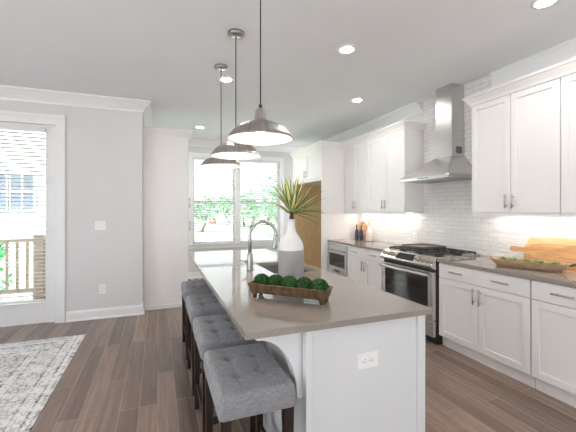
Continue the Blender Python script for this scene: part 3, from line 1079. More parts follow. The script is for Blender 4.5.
# ---- upper cabinets
XU, XUF = 3.11, 3.09
UZ0, UZ1 = 1.41, 2.56
def upper(label, y0, y1, x_carc=XU, x_front=XUF, z0=UZ0, z1=UZ1, rail=True, dz0=None):
    dz0 = dz0 or z0 + .006
    t = thing('upper_cabinet', label, 'cabinet', (3.25, (y0 + y1) / 2, z0), group='white upper cabinets')
    q = MB().box(x_carc, XR - .001, y0, y1, z0, z1)
    q.build('body', M['cab'], t, True)
    g = .003
    ym = (y0 + y1) / 2
    for a, c, yy in ((y0 + g, ym - g, ym - .034), (ym + g, y1 - g, ym + .034)):
        dd = shaker('door', t, x_front, -1, a, c, dz0, z1 - .03, M['cab'])
        pull(dd, x_front, -1, yy, dz0 + .105, .13, True)
    if rail:
        q = MB().box(x_front + .004, x_front + .026, y0, y1, z0 - .028, z0)
        q.build('light_rail', M['cab'], t, True, .002)
    return t
upper('white two-door upper cabinet immediately right of the range hood', 1.802, 2.645)
upper('white upper cabinet cut off at the right edge of the photo', .93, 1.798)
upper('white two-door upper cabinet immediately left of the range hood', 3.684, 4.536)
upper('white two-door upper cabinet in the corner against the fridge panel', 4.540, 5.276)
upper('white two-door cabinet high above the empty fridge space', 5.302, 6.598, 2.676, 2.654, 1.965, UZ1, False, 2.012)
# panels of the fridge bay
tag(MB().box(2.652, XR - .001, 5.278, 5.30, 0, UZ1).build('fridge_panel', M['cab'], None, False, .002), 'tall white fridge side panel beside the microwave', 'panel')
o = MB()
o.box(2.652, XR - .001, 6.60, 6.622, 0, UZ1)
o = o.build('fridge_panel', M['cab'])
tag(o, 'far fridge side panel with bare tan wood inner face', 'panel')
MB().box(2.66, XR - .002, 6.594, 6.5995, .0, 1.963).build('wood_liner', M['ply'], o)['label'] = 'bare tan wood inner face'
# cabinet crowns
CC = [(0, -.03), (.012, -.03), (.020, -.005), (.052, .042), (.062, .048), (.062, .066), (0, .066)]
b = MB().sweep(CC, [(XR, 6.622), (2.652, 6.622), (2.652, 5.278), (XUF, 5.278), (XUF, 3.684), (XR, 3.684)], UZ1)
struct(b.build('trim_3', M['cab']), 'white crown on top of the cabinets left of the hood', 'cabinet crown')
b = MB().sweep(CC, [(XR, 2.645), (XUF, 2.645), (XUF, .93)], UZ1)
struct(b.build('trim_4', M['cab']), 'white crown on top of the cabinets right of the hood', 'cabinet crown')
# under-cabinet light bars
def strip(label, y0, y1):
    t = thing('under_cabinet_light', label, 'light bar', (3.3, (y0 + y1) / 2, UZ0), group='under-cabinet lights')
    MB().box(3.26, 3.30, y0, y1, UZ0 - .014, UZ0 - .0005).build('housing', M['plastic'], t, True)
    MB().box(3.265, 3.295, y0 + .01, y1 - .01, UZ0 - .0165, UZ0 - .0142).build('lens', M['strip'], t, True)
strip('warm light bar under the upper cabinets left of the hood', 3.75, 5.20)
strip('warm light bar under the upper cabinets right of the hood', 1.0, 2.60)

# ---- tall pantry at the left
t = thing('pantry_cabinet', 'tall plain white pantry cabinet left of the kitchen window', 'cabinet', (.1, 5.6, 0))
q = MB().box(-.198, .40, 5.28, 5.94, 0, 2.555)
q.build('body', M['cab'], t, True, .002)
MB().sweep(CC, [(-.198, 5.28), (.42, 5.28), (.42, 5.94)], 2.555).build('crown', M['cab'], t, True)
MB().box(-.17, .40, 5.262, 5.28, 0, .06).build('shoe_moulding', M['cab'], t, True, .003)
dd = shaker('door', t, .42, 1, 5.284, 5.936, .11, 1.38, M['cab'])
pull(dd, .42, 1, 5.33, 1.2, .15, True)
dd = shaker('door', t, .42, 1, 5.284, 5.936, 1.386, 2.52, M['cab'])
pull(dd, .42, 1, 5.33, 1.55, .15, True)

# ---- range hood
t = thing('range_hood', 'stainless steel pyramid range hood above the gas range', 'range hood', (3.2, 3.17, 1.8))
hy0, hy1, hxf = 2.79, 3.57, 2.92
XH = XT - .002
MB().box(hxf, XH, hy0, hy1, 1.795, 1.835).build('rim', M['steel'], t, True, .002)
q = MB()
v = [q.bm.verts.new(p_) for p_ in ((hxf, hy0, 1.836), (XH, hy0, 1.836), (XH, hy1, 1.836), (hxf, hy1, 1.836),
                                   (3.19, 3.00, 2.07), (XH, 3.00, 2.07), (XH, 3.27, 2.07), (3.19, 3.27, 2.07))]
for idx in ((0, 3, 2, 1), (4, 5, 6, 7), (0, 1, 5, 4), (1, 2, 6, 5), (2, 3, 7, 6), (3, 0, 4, 7)):
    q.bm.faces.new([v[i] for i in idx])
q.build('canopy', M['steel'], t, True, .002)
MB().box(3.20, XH, 3.01, 3.26, 2.07, 2.50).build('chimney', M['steel'], t, True, .002)
MB().box(3.206, XH, 3.016, 3.254, 2.50, 2.928).build('chimney_extension', M['steel'], t, True, .002)
MB().box(3.27, 3.36, 3.0085, 3.0105, 2.11, 2.19).build('vent_grille', M['label'], t, True)
for k in range(2):
    MB().box(2.97, 3.38, 2.83 + k * .37, 3.17 + k * .37, 1.788, 1.795).build('filter', M['drain'], t, True)
for k in range(4):
    MB().lathe([(.008, 0), (.008, -.006)], (hxf, 3.10 + k * .045, 1.815), 12, 'X').build('button', M['display'], t, True)

# ---- gas range
ry0, ry1 = 2.798, 3.688
t = thing('gas_range', 'stainless slide-in gas range with black oven door', 'range', (3.05, 3.24, 0))
MB().box(2.76, XT - .003, ry0, ry1, .03, .915).build('body', M['iron'], t, True)
q = MB()
q.box(2.715, 2.76, ry0 + .004, ry0 + .075, .262, .775).box(2.715, 2.76, ry1 - .075, ry1 - .004, .262, .775)
q.box(2.715, 2.76, ry0 + .075, ry1 - .075, .262, .30).box(2.715, 2.76, ry0 + .075, ry1 - .075, .715, .775)
od = q.build('oven_door', M['steel'], t, True, .003)
MB().box(2.72, 2.76, ry0 + .075, ry1 - .075, .30, .715).build('oven_window', M['bglass'], od, True)
q = MB()
pts = []
for k in range(13):
    f = k / 12
    pts.append((2.665 - .02 * math.sin(PI * f), ry0 + .05 + (ry1 - ry0 - .10) * f, .745))
q.tube(pts, .020, 12)
for yy in (ry0 + .06, ry1 - .06):
    q.tube([(2.716, yy, .745), (2.667, yy, .745)], .012, 10)
q.build('oven_handle', M['steel'], od, True)
wd = MB().box(2.722, 2.76, ry0 + .004, ry1 - .004, .085, .255).build('warming_drawer', M['steel'], t, True, .004)
MB().tube([(2.685, ry0 + .08, .215), (2.685, ry1 - .08, .215)], .012).tube([(2.723, ry0 + .1, .215), (2.685, ry0 + .1, .215)], .009).tube([(2.723, ry1 - .1, .215), (2.685, ry1 - .1, .215)], .009).build('drawer_handle', M['steel'], wd, True)
MB().box(2.78, 3.38, ry0 + .01, ry1 - .01, 0, .03).box(2.78, 2.79, ry0 + .01, ry1 - .01, .03, .08).build('plinth', M['iron'], t, True)
# sloping control panel
q = MB()
q.prism([(2.70, .825), (2.76, .80), (2.80, .80), (2.80, .935), (2.775, .935), (2.69, .845)], ry0 + .002, ry1 - .002, 'XZ')
cp = q.build('control_panel', M['steel'], t, True, .003)
nrm = Vector((-.090, 0, .085)).normalized()
ctr = Vector((2.7325, 0, .890))
tanv = Vector((.085, 0, .090)).normalized()
rot = Matrix((( tanv.x, 0, nrm.x), (0, 1, 0), (tanv.z, 0, nrm.z))).to_4x4()
ym = (ry0 + ry1) / 2
MB().box(-.042, .042, -.145, .145, 0, .004, Matrix.Translation(ctr + Vector((0, ym, 0))) @ rot).build('touch_display', M['display'], cp, True)
for k, yy in enumerate((ry0 + .055, ry0 + .12, ry0 + .185, ry0 + .25, ry1 - .25, ry1 - .185, ry1 - .12, ry1 - .055)):
    q = MB()
    mt = Matrix.Translation(ctr + Vector((0, yy, 0))) @ rot
    q.lathe([(.026, .0), (.026, .005), (.020, .007), (.018, .034), (.014, .037)], (0, 0, 0), 20, 'Z', True, mt)
    q.box(-.003, .003, -.018, .018, .034, .041, mt)
    q.build('knob', M['knob'], cp, True)
# cooktop
q = MB()
q.box(2.80, XT - .003, ry0, ry1, .915, .925)
q.box(2.80, XT - .003, ry0, ry0 + .02, .925, .934).box(2.80, XT - .003, ry1 - .02, ry1, .925, .934)
q.build('cooktop', M['steel'], t, True, .002)
for (bx, by) in ((2.95, ry0 + .15), (3.22, ry0 + .15), (2.95, ry1 - .15), (3.22, ry1 - .15), (3.08, ym)):
    MB().lathe([(.05, .925), (.05, .935), (.035, .937), (.035, .945), (.01, .947)], (bx, by, 0), 20).build('burner', M['iron'], t, True)
gw = (ry1 - ry0 - .06) / 3
for k in range(3):
    a = ry0 + .03 + k * gw + .004
    c = a + gw - .008
    q = MB()
    zt = .966
    for xx in (2.825, 2.96, 3.10, 3.24, 3.372):
        q.box(xx - .006, xx + .006, a, c, zt - .014, zt)
    for yy in (a + .006, (a + c) / 2, c - .006):
        q.box(2.82, 3.378, yy - .006, yy + .006, zt - .014, zt)
    for xx in (2.83, 3.37):
        for yy in (a + .008, c - .008):
            q.box(xx - .007, xx + .007, yy - .007, yy + .007, .925, zt - .012)
    q.build('grate', M['iron'], t, True, .002)
q = MB()
q.box(3.0, 3.36, ym + .0, ry1 - .05, .967, .975)
q.box(3.0, 3.36, ym + .0, ym + .012, .975, .99).box(3.0, 3.36, ry1 - .062, ry1 - .05, .975, .99)
q.box(3.0, 3.012, ym + .012, ry1 - .062, .975, .99).box(3.348, 3.36, ym + .012, ry1 - .062, .975, .99)
o = q.build('griddle', M['griddle'], None, False, .003)
tag(o, 'flat grey griddle plate lying on the range grates', 'griddle')

# ------------------------------------------------------------------ island
IX0, IX1, IY0, IY1 = .345, 1.355, 1.40, 4.36
BX0, BX1, BY0, BY1 = .646, 1.335, 1.45, 4.32
t = thing('kitchen_island', 'long white kitchen island base with corbel and outlet at its near end', 'island', (1.0, 2.9, 0))
q = MB()
q.box(BX0, BX0 + .02, BY0 + .02, BY1, 0, .889).box(BX1 - .04, BX1 - .02, BY0 + .02, BY1, .11, .889)
q.box(BX0, BX1 - .02, BY1 - .02, BY1, 0, .889).box(BX0 + .02, BX1 - .02, BY0 + .03, BY1 - .02, .10, .115)
q.box(BX0 + .02, BX1 - .09, BY0 + .02, BY0 + .03, 0, .889)
q.box(BX1 - .10, BX1 - .09, BY0 + .03, BY1 - .02, 0, .10)
q.build('body', M['island'], t, True)
q = MB()
q.box(BX0, BX1, BY0, BY0 + .02, 0, .889)
q.build('end_panel', M['island'], t, True, .002)
for a, c in ((BX0 - .006, BX0 + .03), (BX1 - .045, BX1 + .004)):
    MB().box(a, c, BY0 - .018, BY0 + .024, 0, .889).build('corner_post', M['island'], t, True, .003)
MB().box(BX0 + .03, BX1 - .045, BY0 - .007, BY0, 0, .11).build('base_rail', M['island'], t, True, .003)
def corbel(y):
    pr = [(BX0, .889), (BX0, .545), (BX0 - .025, .545), (BX0 - .03, .56)]
    n = 14
    for k in range(1, n + 1):
        a = k / n * PI / 2
        # concave sweep from the foot up to the tip under the worktop
        pr.append((BX0 - .03 - .195 * (1 - math.cos(a)), .56 + .285 * math.sin(a)))
    pr += [(BX0 - .235, .855), (BX0 - .235, .889)]
    MB().prism(pr, y, y + .085, 'XZ').build('corbel', M['island'], t, True, .003)
corbel(1.485)
corbel(2.80)
corbel(4.12)
g = .003
for a, c in ((1.52, 2.2), (2.2, 3.4), (3.4, 4.3)):
    m_ = (a + c) / 2
    dr = slabfront('drawer', t, BX1, 1, a + g, c - g, .735, .88, M['island'])
    pull(dr, BX1, 1, m_, .81, .15, False)
    for p0, p1, yy in ((a + g, m_ - g / 2, m_ - .035), (m_ + g / 2, c - g, m_ + .035)):
        dd = shaker('door', t, BX1, 1, p0, p1, .118, .728, M['island'])
        pull(dd, BX1, 1, yy, .63, .15, True)
# worktop with the sink opening
SX0, SX1, SY0, SY1 = .89, 1.27, 2.62, 3.20
q = MB()
xs, ys = [IX0, SX0, SX1, IX1], [IY0, SY0, SY1, IY1]
T = [[q.bm.verts.new((x, y, .92)) for y in ys] for x in xs]
B = [[q.bm.verts.new((x, y, .889)) for y in ys] for x in xs]
for i in range(3):
    for j in range(3):
        if i == 1 and j == 1:
            continue
        q.bm.faces.new((T[i][j], T[i + 1][j], T[i + 1][j + 1], T[i][j + 1]))
        q.bm.faces.new((B[i][j], B[i][j + 1], B[i + 1][j + 1], B[i + 1][j]))
for i in range(3):
    for j in (0, 3):
        q.bm.faces.new((T[i][j], T[i + 1][j], B[i + 1][j], B[i][j]))
        q.bm.faces.new((T[j][i], T[j][i + 1], B[j][i + 1], B[j][i]))
for (a, c) in (((1, 1), (2, 1)), ((2, 1), (2, 2)), ((2, 2), (1, 2)), ((1, 2), (1, 1))):
    q.bm.faces.new((T[a[0]][a[1]], T[c[0]][c[1]], B[c[0]][c[1]], B[a[0]][a[1]]))
tag(q.build('island_countertop', M['quartz'], None, False, .002), 'glossy grey-taupe quartz slab on top of the island', 'countertop')
# sink
t = thing('kitchen_sink', 'stainless undermount sink set in the island countertop', 'sink', (1.08, 2.91, .68))
q = MB()
a0, a1, c0, c1 = SX0 - .004, SX1 + .004, SY0 - .004, SY1 + .004
zz0, zz1 = .68, .888
q.box(a0 - .01, a1 + .01, c0 - .01, c1 + .01, zz0 - .004, zz0)
q.box(a0 - .01, a0, c0 - .01, c1 + .01, zz0, zz1).box(a1, a1 + .01, c0 - .01, c1 + .01, zz0, zz1)
q.box(a0, a1, c0 - .01, c0, zz0, zz1).box(a0, a1, c1, c1 + .01, zz0, zz1)
q.build('basin', M['steel'], t, True)
MB().lathe([(.045, .68), (.045, .684), (.03, .684), (.028, .681)], (1.08, 2.91, 0), 24).build('drain', M['drain'], t, True)
# faucet
FX, FY = .745, 2.86
t = thing('gooseneck_faucet', 'tall stainless gooseneck faucet beside the island sink', 'faucet', (FX, FY, .92))
MB().lathe([(.030, 0), (.030, .008), (.026, .014), (.026, .02), (.025, .13), (.018, .15)], (0, 0, 0), 24).build('base', M['faucet'], t)
pts = [(0, 0, .14), (0, 0, .25)]
R_ = .115
for k in range(0, 15):
    a = PI - k / 14 * (PI * 1.08)
    pts.append((R_ + R_ * math.cos(a), -.02 * (k / 14), .305 + R_ * math.sin(a)))
MB().tube(pts, .0155, 16).build('neck', M['faucet'], t)
e = Vector(pts[-1])
dv = (Vector(pts[-1]) - Vector(pts[-2])).normalized()
MB().tube([e - dv * .01, e + dv * .02, e + dv * .09, e + dv * .10], [.0165, .019, .023, .021], 16).build('spray_head', M['faucet'], t)
MB().tube([(-.018, 0, .075), (-.042, 0, .075)], .013, 14).tube([(-.040, 0, .075), (-.058, -.004, .08), (-.10, -.01, .098)], [.008, .006, .005], 10).build('lever_handle', M['faucet'], t)
# ------------------------------------------------------------------ stools
def rounded_seat():
    q = MB()
    hx, hy, z0, z1 = .173, .264, .555, .660
    n, m = 72, 96
    btn = [(x, y) for x in (-.062, .062) for y in (-.09, .09)]
    def top(x, y):
        z = z1 + .010 * (1 - (x / hx) ** 2) * (1 - (y / hy) ** 2)
        for bx, by in btn:
            r2 = ((x - bx) ** 2 + (y - by) ** 2)
            z -= .020 * math.exp(-r2 / (2 * .012 ** 2)) + .008 * math.exp(-r2 / (2 * .03 ** 2))
        for bx in (-.062, .062):
            z -= .0022 * math.exp(-((x - bx) / .007) ** 2)
        for by in (-.09, .09):
            z -= .0022 * math.exp(-((y - by) / .007) ** 2)
        # rounded shoulders
        for h, p_ in ((hx, x), (hy, y)):
            k = max(0, abs(p_) - (h - .026)) / .026
            z -= .023 * (1 - math.sqrt(max(0, 1 - k * k)))
        return z
    def outline(x, y):
        # round the vertical corners
        r = .022
        ax, ay = abs(x), abs(y)
        if ax > hx - r and ay > hy - r:
            dx, dy = ax - (hx - r), ay - (hy - r)
            L_ = math.hypot(dx, dy)
            mxd = max(dx, dy)
            if L_ > 1e-9:
                dx, dy = dx / L_ * mxd, dy / L_ * mxd
            ax, ay = hx - r + dx, hy - r + dy
        return math.copysign(ax, x), math.copysign(ay, y)
    G = []
    for i in range(n + 1):
        row = []
        for j in range(m + 1):
            fx = -1 + 2 * i / n
            fy = -1 + 2 * j / m
            # denser near the rim
            fx = math.sin(fx * PI / 2) * .35 + fx * .65
            fy = math.sin(fy * PI / 2) * .35 + fy * .65
            x, y = fx * hx, fy * hy
            z = top(x, y)
            x, y = outline(x, y)
            row.append(q.bm.verts.new((x, y, z)))
        G.append(row)
    for i in range(n):
        for j in range(m):
            q.bm.faces.new((G[i][j], G[i + 1][j], G[i + 1][j + 1], G[i][j + 1]))
    rim = [G[i][0] for i in range(n + 1)] + [G[n][j] for j in range(1, m + 1)] + [G[i][m] for i in range(n - 1, -1, -1)] + [G[0][j] for j in range(m - 1, 0, -1)]
    prev = rim
    for zz, k in ((z1 - .048, 1.014), (z1 - .08, 1.010), (z0 + .006, 1.0), (z0, .985)):
        ring = [q.bm.verts.new((v.co.x * k, v.co.y * k, zz)) for v in rim]
        for a in range(len(rim)):
            c = (a + 1) % len(rim)
            q.bm.faces.new((prev[a], prev[c], ring[c], ring[a]))
        prev = ring
    q.bm.faces.new(prev)
    for f in q.bm.faces:
        f.smooth = True
    return q, btn, top
t = thing('bar_stool', 'x', 'stool', (.410, 1.675, 0), group='grey tufted stools along the island')
q, btn, topf = rounded_seat()
seat = q.build('seat', M['linen'], t)
for bx, by in btn:
    MB().ico((bx, by, topf(bx, by) + .003), .012, 2, (1, 1, .45)).build('button', M['linen'], seat)
for sx in (-1, 1):
    for sy in (-1, 1):
        q = MB()
        x, y = sx * .142, sy * .232
        rings = []
        for zz, hw in ((0, .015), (.30, .019), (.545, .0235), (.556, .0235)):
            rings.append([q.bm.verts.new((x + sx * .004 * (1 - zz / .55) + i_ * hw, y + sy * .004 * (1 - zz / .55) + j_ * hw, zz)) for i_, j_ in ((-1, -1), (1, -1), (1, 1), (-1, 1))])
        for r0, r1 in zip(rings, rings[1:]):
            for k in range(4):
                q.bm.faces.new((r0[k], r0[(k + 1) % 4], r1[(k + 1) % 4], r1[k]))
        q.bm.faces.new(rings[0][::-1])
        q.bm.faces.new(rings[-1])
        q.build('leg', M['darkwood'], t, bevel=.003)
for sx in (-1, 1):
    MB().box(sx * .145 - .009, sx * .145 + .009, -.215, .215, .17, .205).build('stretcher', M['darkwood'], t, bevel=.002)
for sy in (-1, 1):
    MB().box(-.13, .13, sy * .234 - .009, sy * .234 + .009, .25, .285).build('stretcher', M['darkwood'], t, bevel=.002)
stool_spots = [(1.675, 'grey tufted stool nearest the camera, in front of the island corbel'),
               (2.30, 'grey tufted stool second from the camera along the island'),
               (2.965, 'grey tufted stool third from the camera along the island'),
               (3.63, 'grey tufted stool farthest from the camera, near the pantry cabinet')]
stool0 = t
stool0['label'] = stool_spots[0][1]
for y, lab in stool_spots[1:]:
    dup(stool0, (.410, y, 0), 0, lab)

# ------------------------------------------------------------------ pendants
def make_pendant(label, x, y):
    t = thing('pendant_light', label, 'pendant light', (x, y, 1.893), group='nickel barn pendants over the island')
    H_ = CEIL - 1.893
    outp = [(.209, 0), (.208, .006), (.1985, .020), (.198, .0205), (.162, .063), (.1605, .0645), (.159, .065), (.130, .084), (.092, .103), (.058, .114), (.040, .121), (.0385, .123), (.0375, .127), (.033, .178), (.0322, .181), (.027, .192), (.012, .197)]
    inn = [(max(.004, r - .004), h - .003) for r, h in outp[::-1]]
    inn[-1] = (.2075, -.001)
    q = MB()
    q.lathe(outp, n=48, cap=False)
    q.mi = 1
    q.lathe(inn, n=48, cap=False)
    sh = q.build('lamp_shade', [M['spun'], M['shade_in']], t, recalc=False)
    # rolled rim and the little notched seams round the skirt
    q = MB()
    ring = [(.208 * math.cos(k * 2 * PI / 48), .208 * math.sin(k * 2 * PI / 48), 0) for k in range(49)]
    q.tube(ring, .0032, 8, False)
    q.build('rim', M['nickel'], sh)
    q = MB()
    q.lathe([(.012, .190), (.012, .21), (.006, .225)], n=16)
    q.build('cord_grip', M['black'], t)
    MB().tube([(0, 0, .205), (0, 0, H_ - .02)], .0042, 8).build('cord', M['black'], t)
    MB().lathe([(.068, H_), (.068, H_ - .020), (.064, H_ - .028), (.012, H_ - .032)], n=32).build('canopy', M['nickel'], t)
    MB().lathe([(.018, .17), (.018, .12)], n=16).build('socket', M['shade_in'], t)
    b_ = MB()
    b_.lathe([(.014, .12), (.016, .105), (.028, .085), (.032, .065), (.027, .045), (.012, .034), (.002, .032)], n=20)
    b_.build('bulb', M['bulb'], t)
    return t
PX = .612
make_pendant('nickel barn pendant nearest the camera, hanging lowest-left above the vase', PX, 2.085)['label'] = 'nickel barn pendant nearest the camera, largest of the row'
make_pendant('nickel barn pendant in the middle of the row of three', PX, 2.815)
make_pendant('nickel barn pendant farthest from the camera, before the window', PX, 3.53)

# ------------------------------------------------------------------ recessed lights
for x, y, lab in ((1.633, 2.735, 'recessed ceiling light between the pendants and the hood'),
                  (2.515, 3.95, 'recessed ceiling light nearest the range hood'),
                  (.725, 3.85, 'recessed ceiling light behind the far pendant cord'),
                  (.70, 6.24, 'recessed ceiling light farthest away, near the kitchen window'),
                  (1.95, 6.15, 'unseen ceiling light added behind the nearest pendant'),  # extra lamp added out of sight to brighten the back wall
                  (2.58, 1.60, 'recessed ceiling light at the top right edge of the photo')):
    t = thing('recessed_light', lab, 'ceiling light', (x, y, CEIL), group='recessed ceiling lights')
    q = MB()
    q.lathe([(.058, -.003), (.058, -.010), (.072, -.012), (.088, -.006), (.089, 0), (.058, 0)], n=36, cap=False)
    q.build('trim_ring', M['trim'], t)
    MB().lathe([(.058, -.001), (.058, -.006)], n=36).build('lens', M['recess'], t)

# ------------------------------------------------------------------ wall plates
def plate_y(name, label, cat, x, y, z, w_, h, kind):
    """plate on a wall whose face is at y, facing -Y"""
    t = thing(name, label, cat, (x, y, z))
    MB().box(-w_ / 2, w_ / 2, -.006, 0, -h / 2, h / 2).build('cover_plate', M['plastic'], t, bevel=.002)
    if kind == 'switch':
        for sx in (-.023, .023):
            MB().box(sx - .017, sx + .017, -.008, -.0055, -.033, .033).build('rocker', M['plastic'], t, bevel=.001)
            MB().box(sx - .019, sx + .019, -.0064, -.0058, -.035, .035).build('rocker_frame', M['gapdark'], t)
    else:
        dirs = ((0, -.021), (0, .021)) if kind == 'v' else ((-.021, 0), (.021, 0))
        for dx, dz in dirs:
            f = MB().lathe([(.017, -.0085), (.017, -.005)], (dx, 0, dz), 20, 'Y').build('socket', M['plastic'], t, bevel=.0008)
            q = MB()
            if kind == 'v':
                q.box(dx - .0075, dx - .0055, -.0092, -.0084, dz - .002, dz + .008).box(dx + .0055, dx + .0075, -.0092, -.0084, dz - .002, dz + .008)
                q.box(dx - .002, dx + .002, -.0092, -.0084, dz - .011, dz - .007)
            else:
                q.box(dx - .002, dx + .008, -.0092, -.0084, dz - .0078, dz - .0052).box(dx - .002, dx + .008, -.0092, -.0084, dz + .0052, dz + .0078)
                q.box(dx - .011, dx - .007, -.0092, -.0084, dz - .002, dz + .002)
            q.build('slot', M['slot'], f)
        MB().lathe([(.003, -.0068), (.003, -.0055)], (0, 0, 0), 10, 'Y').build('screw', M['pull'], t)
    return t
plate_y('light_switch', 'white double light switch on the left wall', 'light switch', -.714, YL, 1.234, .125, .118, 'switch')
plate_y('wall_outlet', 'white upright outlet low on the left wall', 'outlet', -.69, YL, .385, .078, .122, 'v')
plate_y('wall_outlet', 'white sideways outlet on the end panel of the island', 'outlet', .985, BY0, .686, .122, .078, 'h')
t = plate_y('wall_outlet', 'white outlet on the tile backsplash left of the range', 'outlet', XT, 3.84, 1.06, .076, .118, 'v')
t.rotation_euler = (0, 0, -PI / 2)

# ------------------------------------------------------------------ rug
rx0, rx1, ry0_, ry1_ = -3.2, -.775, 1.35, 4.485
hx, hy = (rx1 - rx0) / 2, (ry1_ - ry0_) / 2
q = MB().box(-hx, hx, -hy, hy, 0, .008)
o = q.build('area_rug', rug_mat(hx, hy), None, False, .002)
o.location = ((rx0 + rx1) / 2, (ry0_ + ry1_) / 2, 0)
tag(o, 'faded grey and cream patterned rug on the dark floor', 'rug')

# ------------------------------------------------------------------ things on the island
# long footed tray with moss balls
ta = Vector((.56, 2.005))
tb = Vector((.875, 1.685))
tc_ = (ta + tb) / 2
trz = math.atan2(tb.y - ta.y, tb.x - ta.x)
t = thing('footed_tray', 'long bronze footed tray of moss on the island countertop', 'tray', (tc_.x, tc_.y, .92), trz)
q = MB()
Lb, Lt, wb, wt, zb, zt = .228, .244, .056, .066, .028, .086
def loop(L_, W_, z):
    return [q.bm.verts.new((x, y, z)) for x, y in ((-L_, -W_), (L_, -W_), (L_, W_), (-L_, W_))]
ob, ot = loop(Lb, wb, zb), loop(Lt, wt, zt)
it, ib = loop(Lt - .008, wt - .008, zt), loop(Lb - .004, wb - .004, zb + .010)
for A, B_ in ((ob, ot), (ot, it), (it, ib)):
    for k in range(4):
        q.bm.faces.new((A[k], A[(k + 1) % 4], B_[(k + 1) % 4], B_[k]))
q.bm.faces.new(ob[::-1])
q.bm.faces.new(ib)
q.build('trough', M['traywood'], t, bevel=.003)
for sx in (-1, 1):
    for sy in (-1, 1):
        f = MB()
        rr = []
        for zz, hw in ((0, .010), (.02, .012), (.036, .019)):
            rr.append([f.bm.verts.new((sx * (.208 + (.036 - zz) * .15) + i_ * hw, sy * .038 + j_ * hw, zz)) for i_, j_ in ((-1, -1), (1, -1), (1, 1), (-1, 1))])
        for r0, r1 in zip(rr, rr[1:]):
            for k in range(4):
                f.bm.faces.new((r0[k], r0[(k + 1) % 4], r1[(k + 1) % 4], r1[k]))
        f.bm.faces.new(rr[0][::-1])
        f.bm.faces.new(rr[-1])
        f.build('foot', M['traywood'], t, bevel=.002)
mrot = Matrix.Rotation(trz, 4, 'Z')
moss_labels = ['moss ball at the left end of the bronze tray', 'moss ball second from the left in the bronze tray', 'moss ball in the middle of the bronze tray',
               'moss ball second from the right in the bronze tray', 'moss ball at the right end of the bronze tray']
for k in range(5):
    lx = -.184 + k * .092
    q = MB()
    r = .0445 + .0012 * ((k * 7) % 3)
    q.ico((0, 0, 0), r, 5, (1.0, .98, .92), .08, 6.0, k + 1)
    rnd = random.Random(k)
    for j in range(1100):
        d_ = Vector((rnd.gauss(0, 1), rnd.gauss(0, 1), rnd.gauss(0, 1))).normalized()
        if d_.z < -.2:
            continue
        p_ = Vector((d_.x * r, d_.y * r, d_.z * r * .86)) * (.97 + .06 * rnd.random())
        u = d_.orthogonal().normalized()
        u = Matrix.Rotation(rnd.random() * 6.28, 3, d_) @ u
        q.bm.faces.new([q.bm.verts.new(p_ + u * .0024), q.bm.verts.new(p_ - u * .0024), q.bm.verts.new(p_ + d_ * .009 + u * .003)])
    o = q.build('moss_ball', M['moss'], None, recalc=False)
    w3 = mrot @ Vector((lx, (k % 2) * .008 - .004, 0))
    o.location = (tc_.x + w3.x, tc_.y + w3.y, .92 + .090)
    o.rotation_euler = (0, 0, k * 1.1)
    tag(o, moss_labels[k], 'moss ball', 'moss balls in the tray')

# two-tone bottle vase
VX, VY = .893, 2.265
t = thing('bottle_vase', 'two-tone white and grey ceramic bottle vase on the island', 'vase', (VX, VY, .92))
lo = [(.02, 0), (.082, 0), (.089, .006), (.091, .03), (.0915, .20), (.0915, .236)]
hi = [(.0915, .236), (.0905, .255), (.085, .283), (.068, .316), (.047, .346), (.035, .370), (.0295, .398), (.028, .43), (.0295, .448), (.031, .452), (.028, .454), (.025, .45), (.024, .43), (.024, .39)]
MB().lathe(lo, n=40, cap=True).build('lower_body', M['vase_lo'], t)['label'] = 'matt grey lower half'
MB().lathe(hi, n=40, cap=False).build('upper_body', M['vase_hi'], t)['label'] = 'glossy white shoulder and neck'
# yucca sprig
t = thing('yucca_sprig', 'spiky green and cream yucca sprig in the bottle vase', 'plant', (VX, VY, 1.285))
MB().tube([(0, 0, -.0), (.002, 0, .05), (.004, 0, .10), (.006, 0, .15)], [.008, .010, .017, .010], 12).build('stem', M['stem'], t)
Rv = Vector((math.cos(HEAD), -math.sin(HEAD), 0))
Fv = Vector((math.sin(HEAD), math.cos(HEAD), 0))
q = MB()
tips = [(-16, -27), (-9, -35), (-2, -39), (6, -36), (15, -31), (25, -27), (31, -16), (33, -3), (26, 7), (-19, -13), (-12, -22), (11, -26), (20, -20), (28, -10),
        (14, -8), (2, -30), (-6, -28), (-15, -19), (9, -18), (18, -12), (24, -3), (-10, -10), (4, -22), (-5, -33), (12, -34), (-17, -23), (22, -31), (29, -22), (8, -39), (-8, -16), (16, -22), (27, 2), (-13, -31), (30, -6), (0, -35), (19, -9)]
rnd = random.Random(3)
mpx = .0079
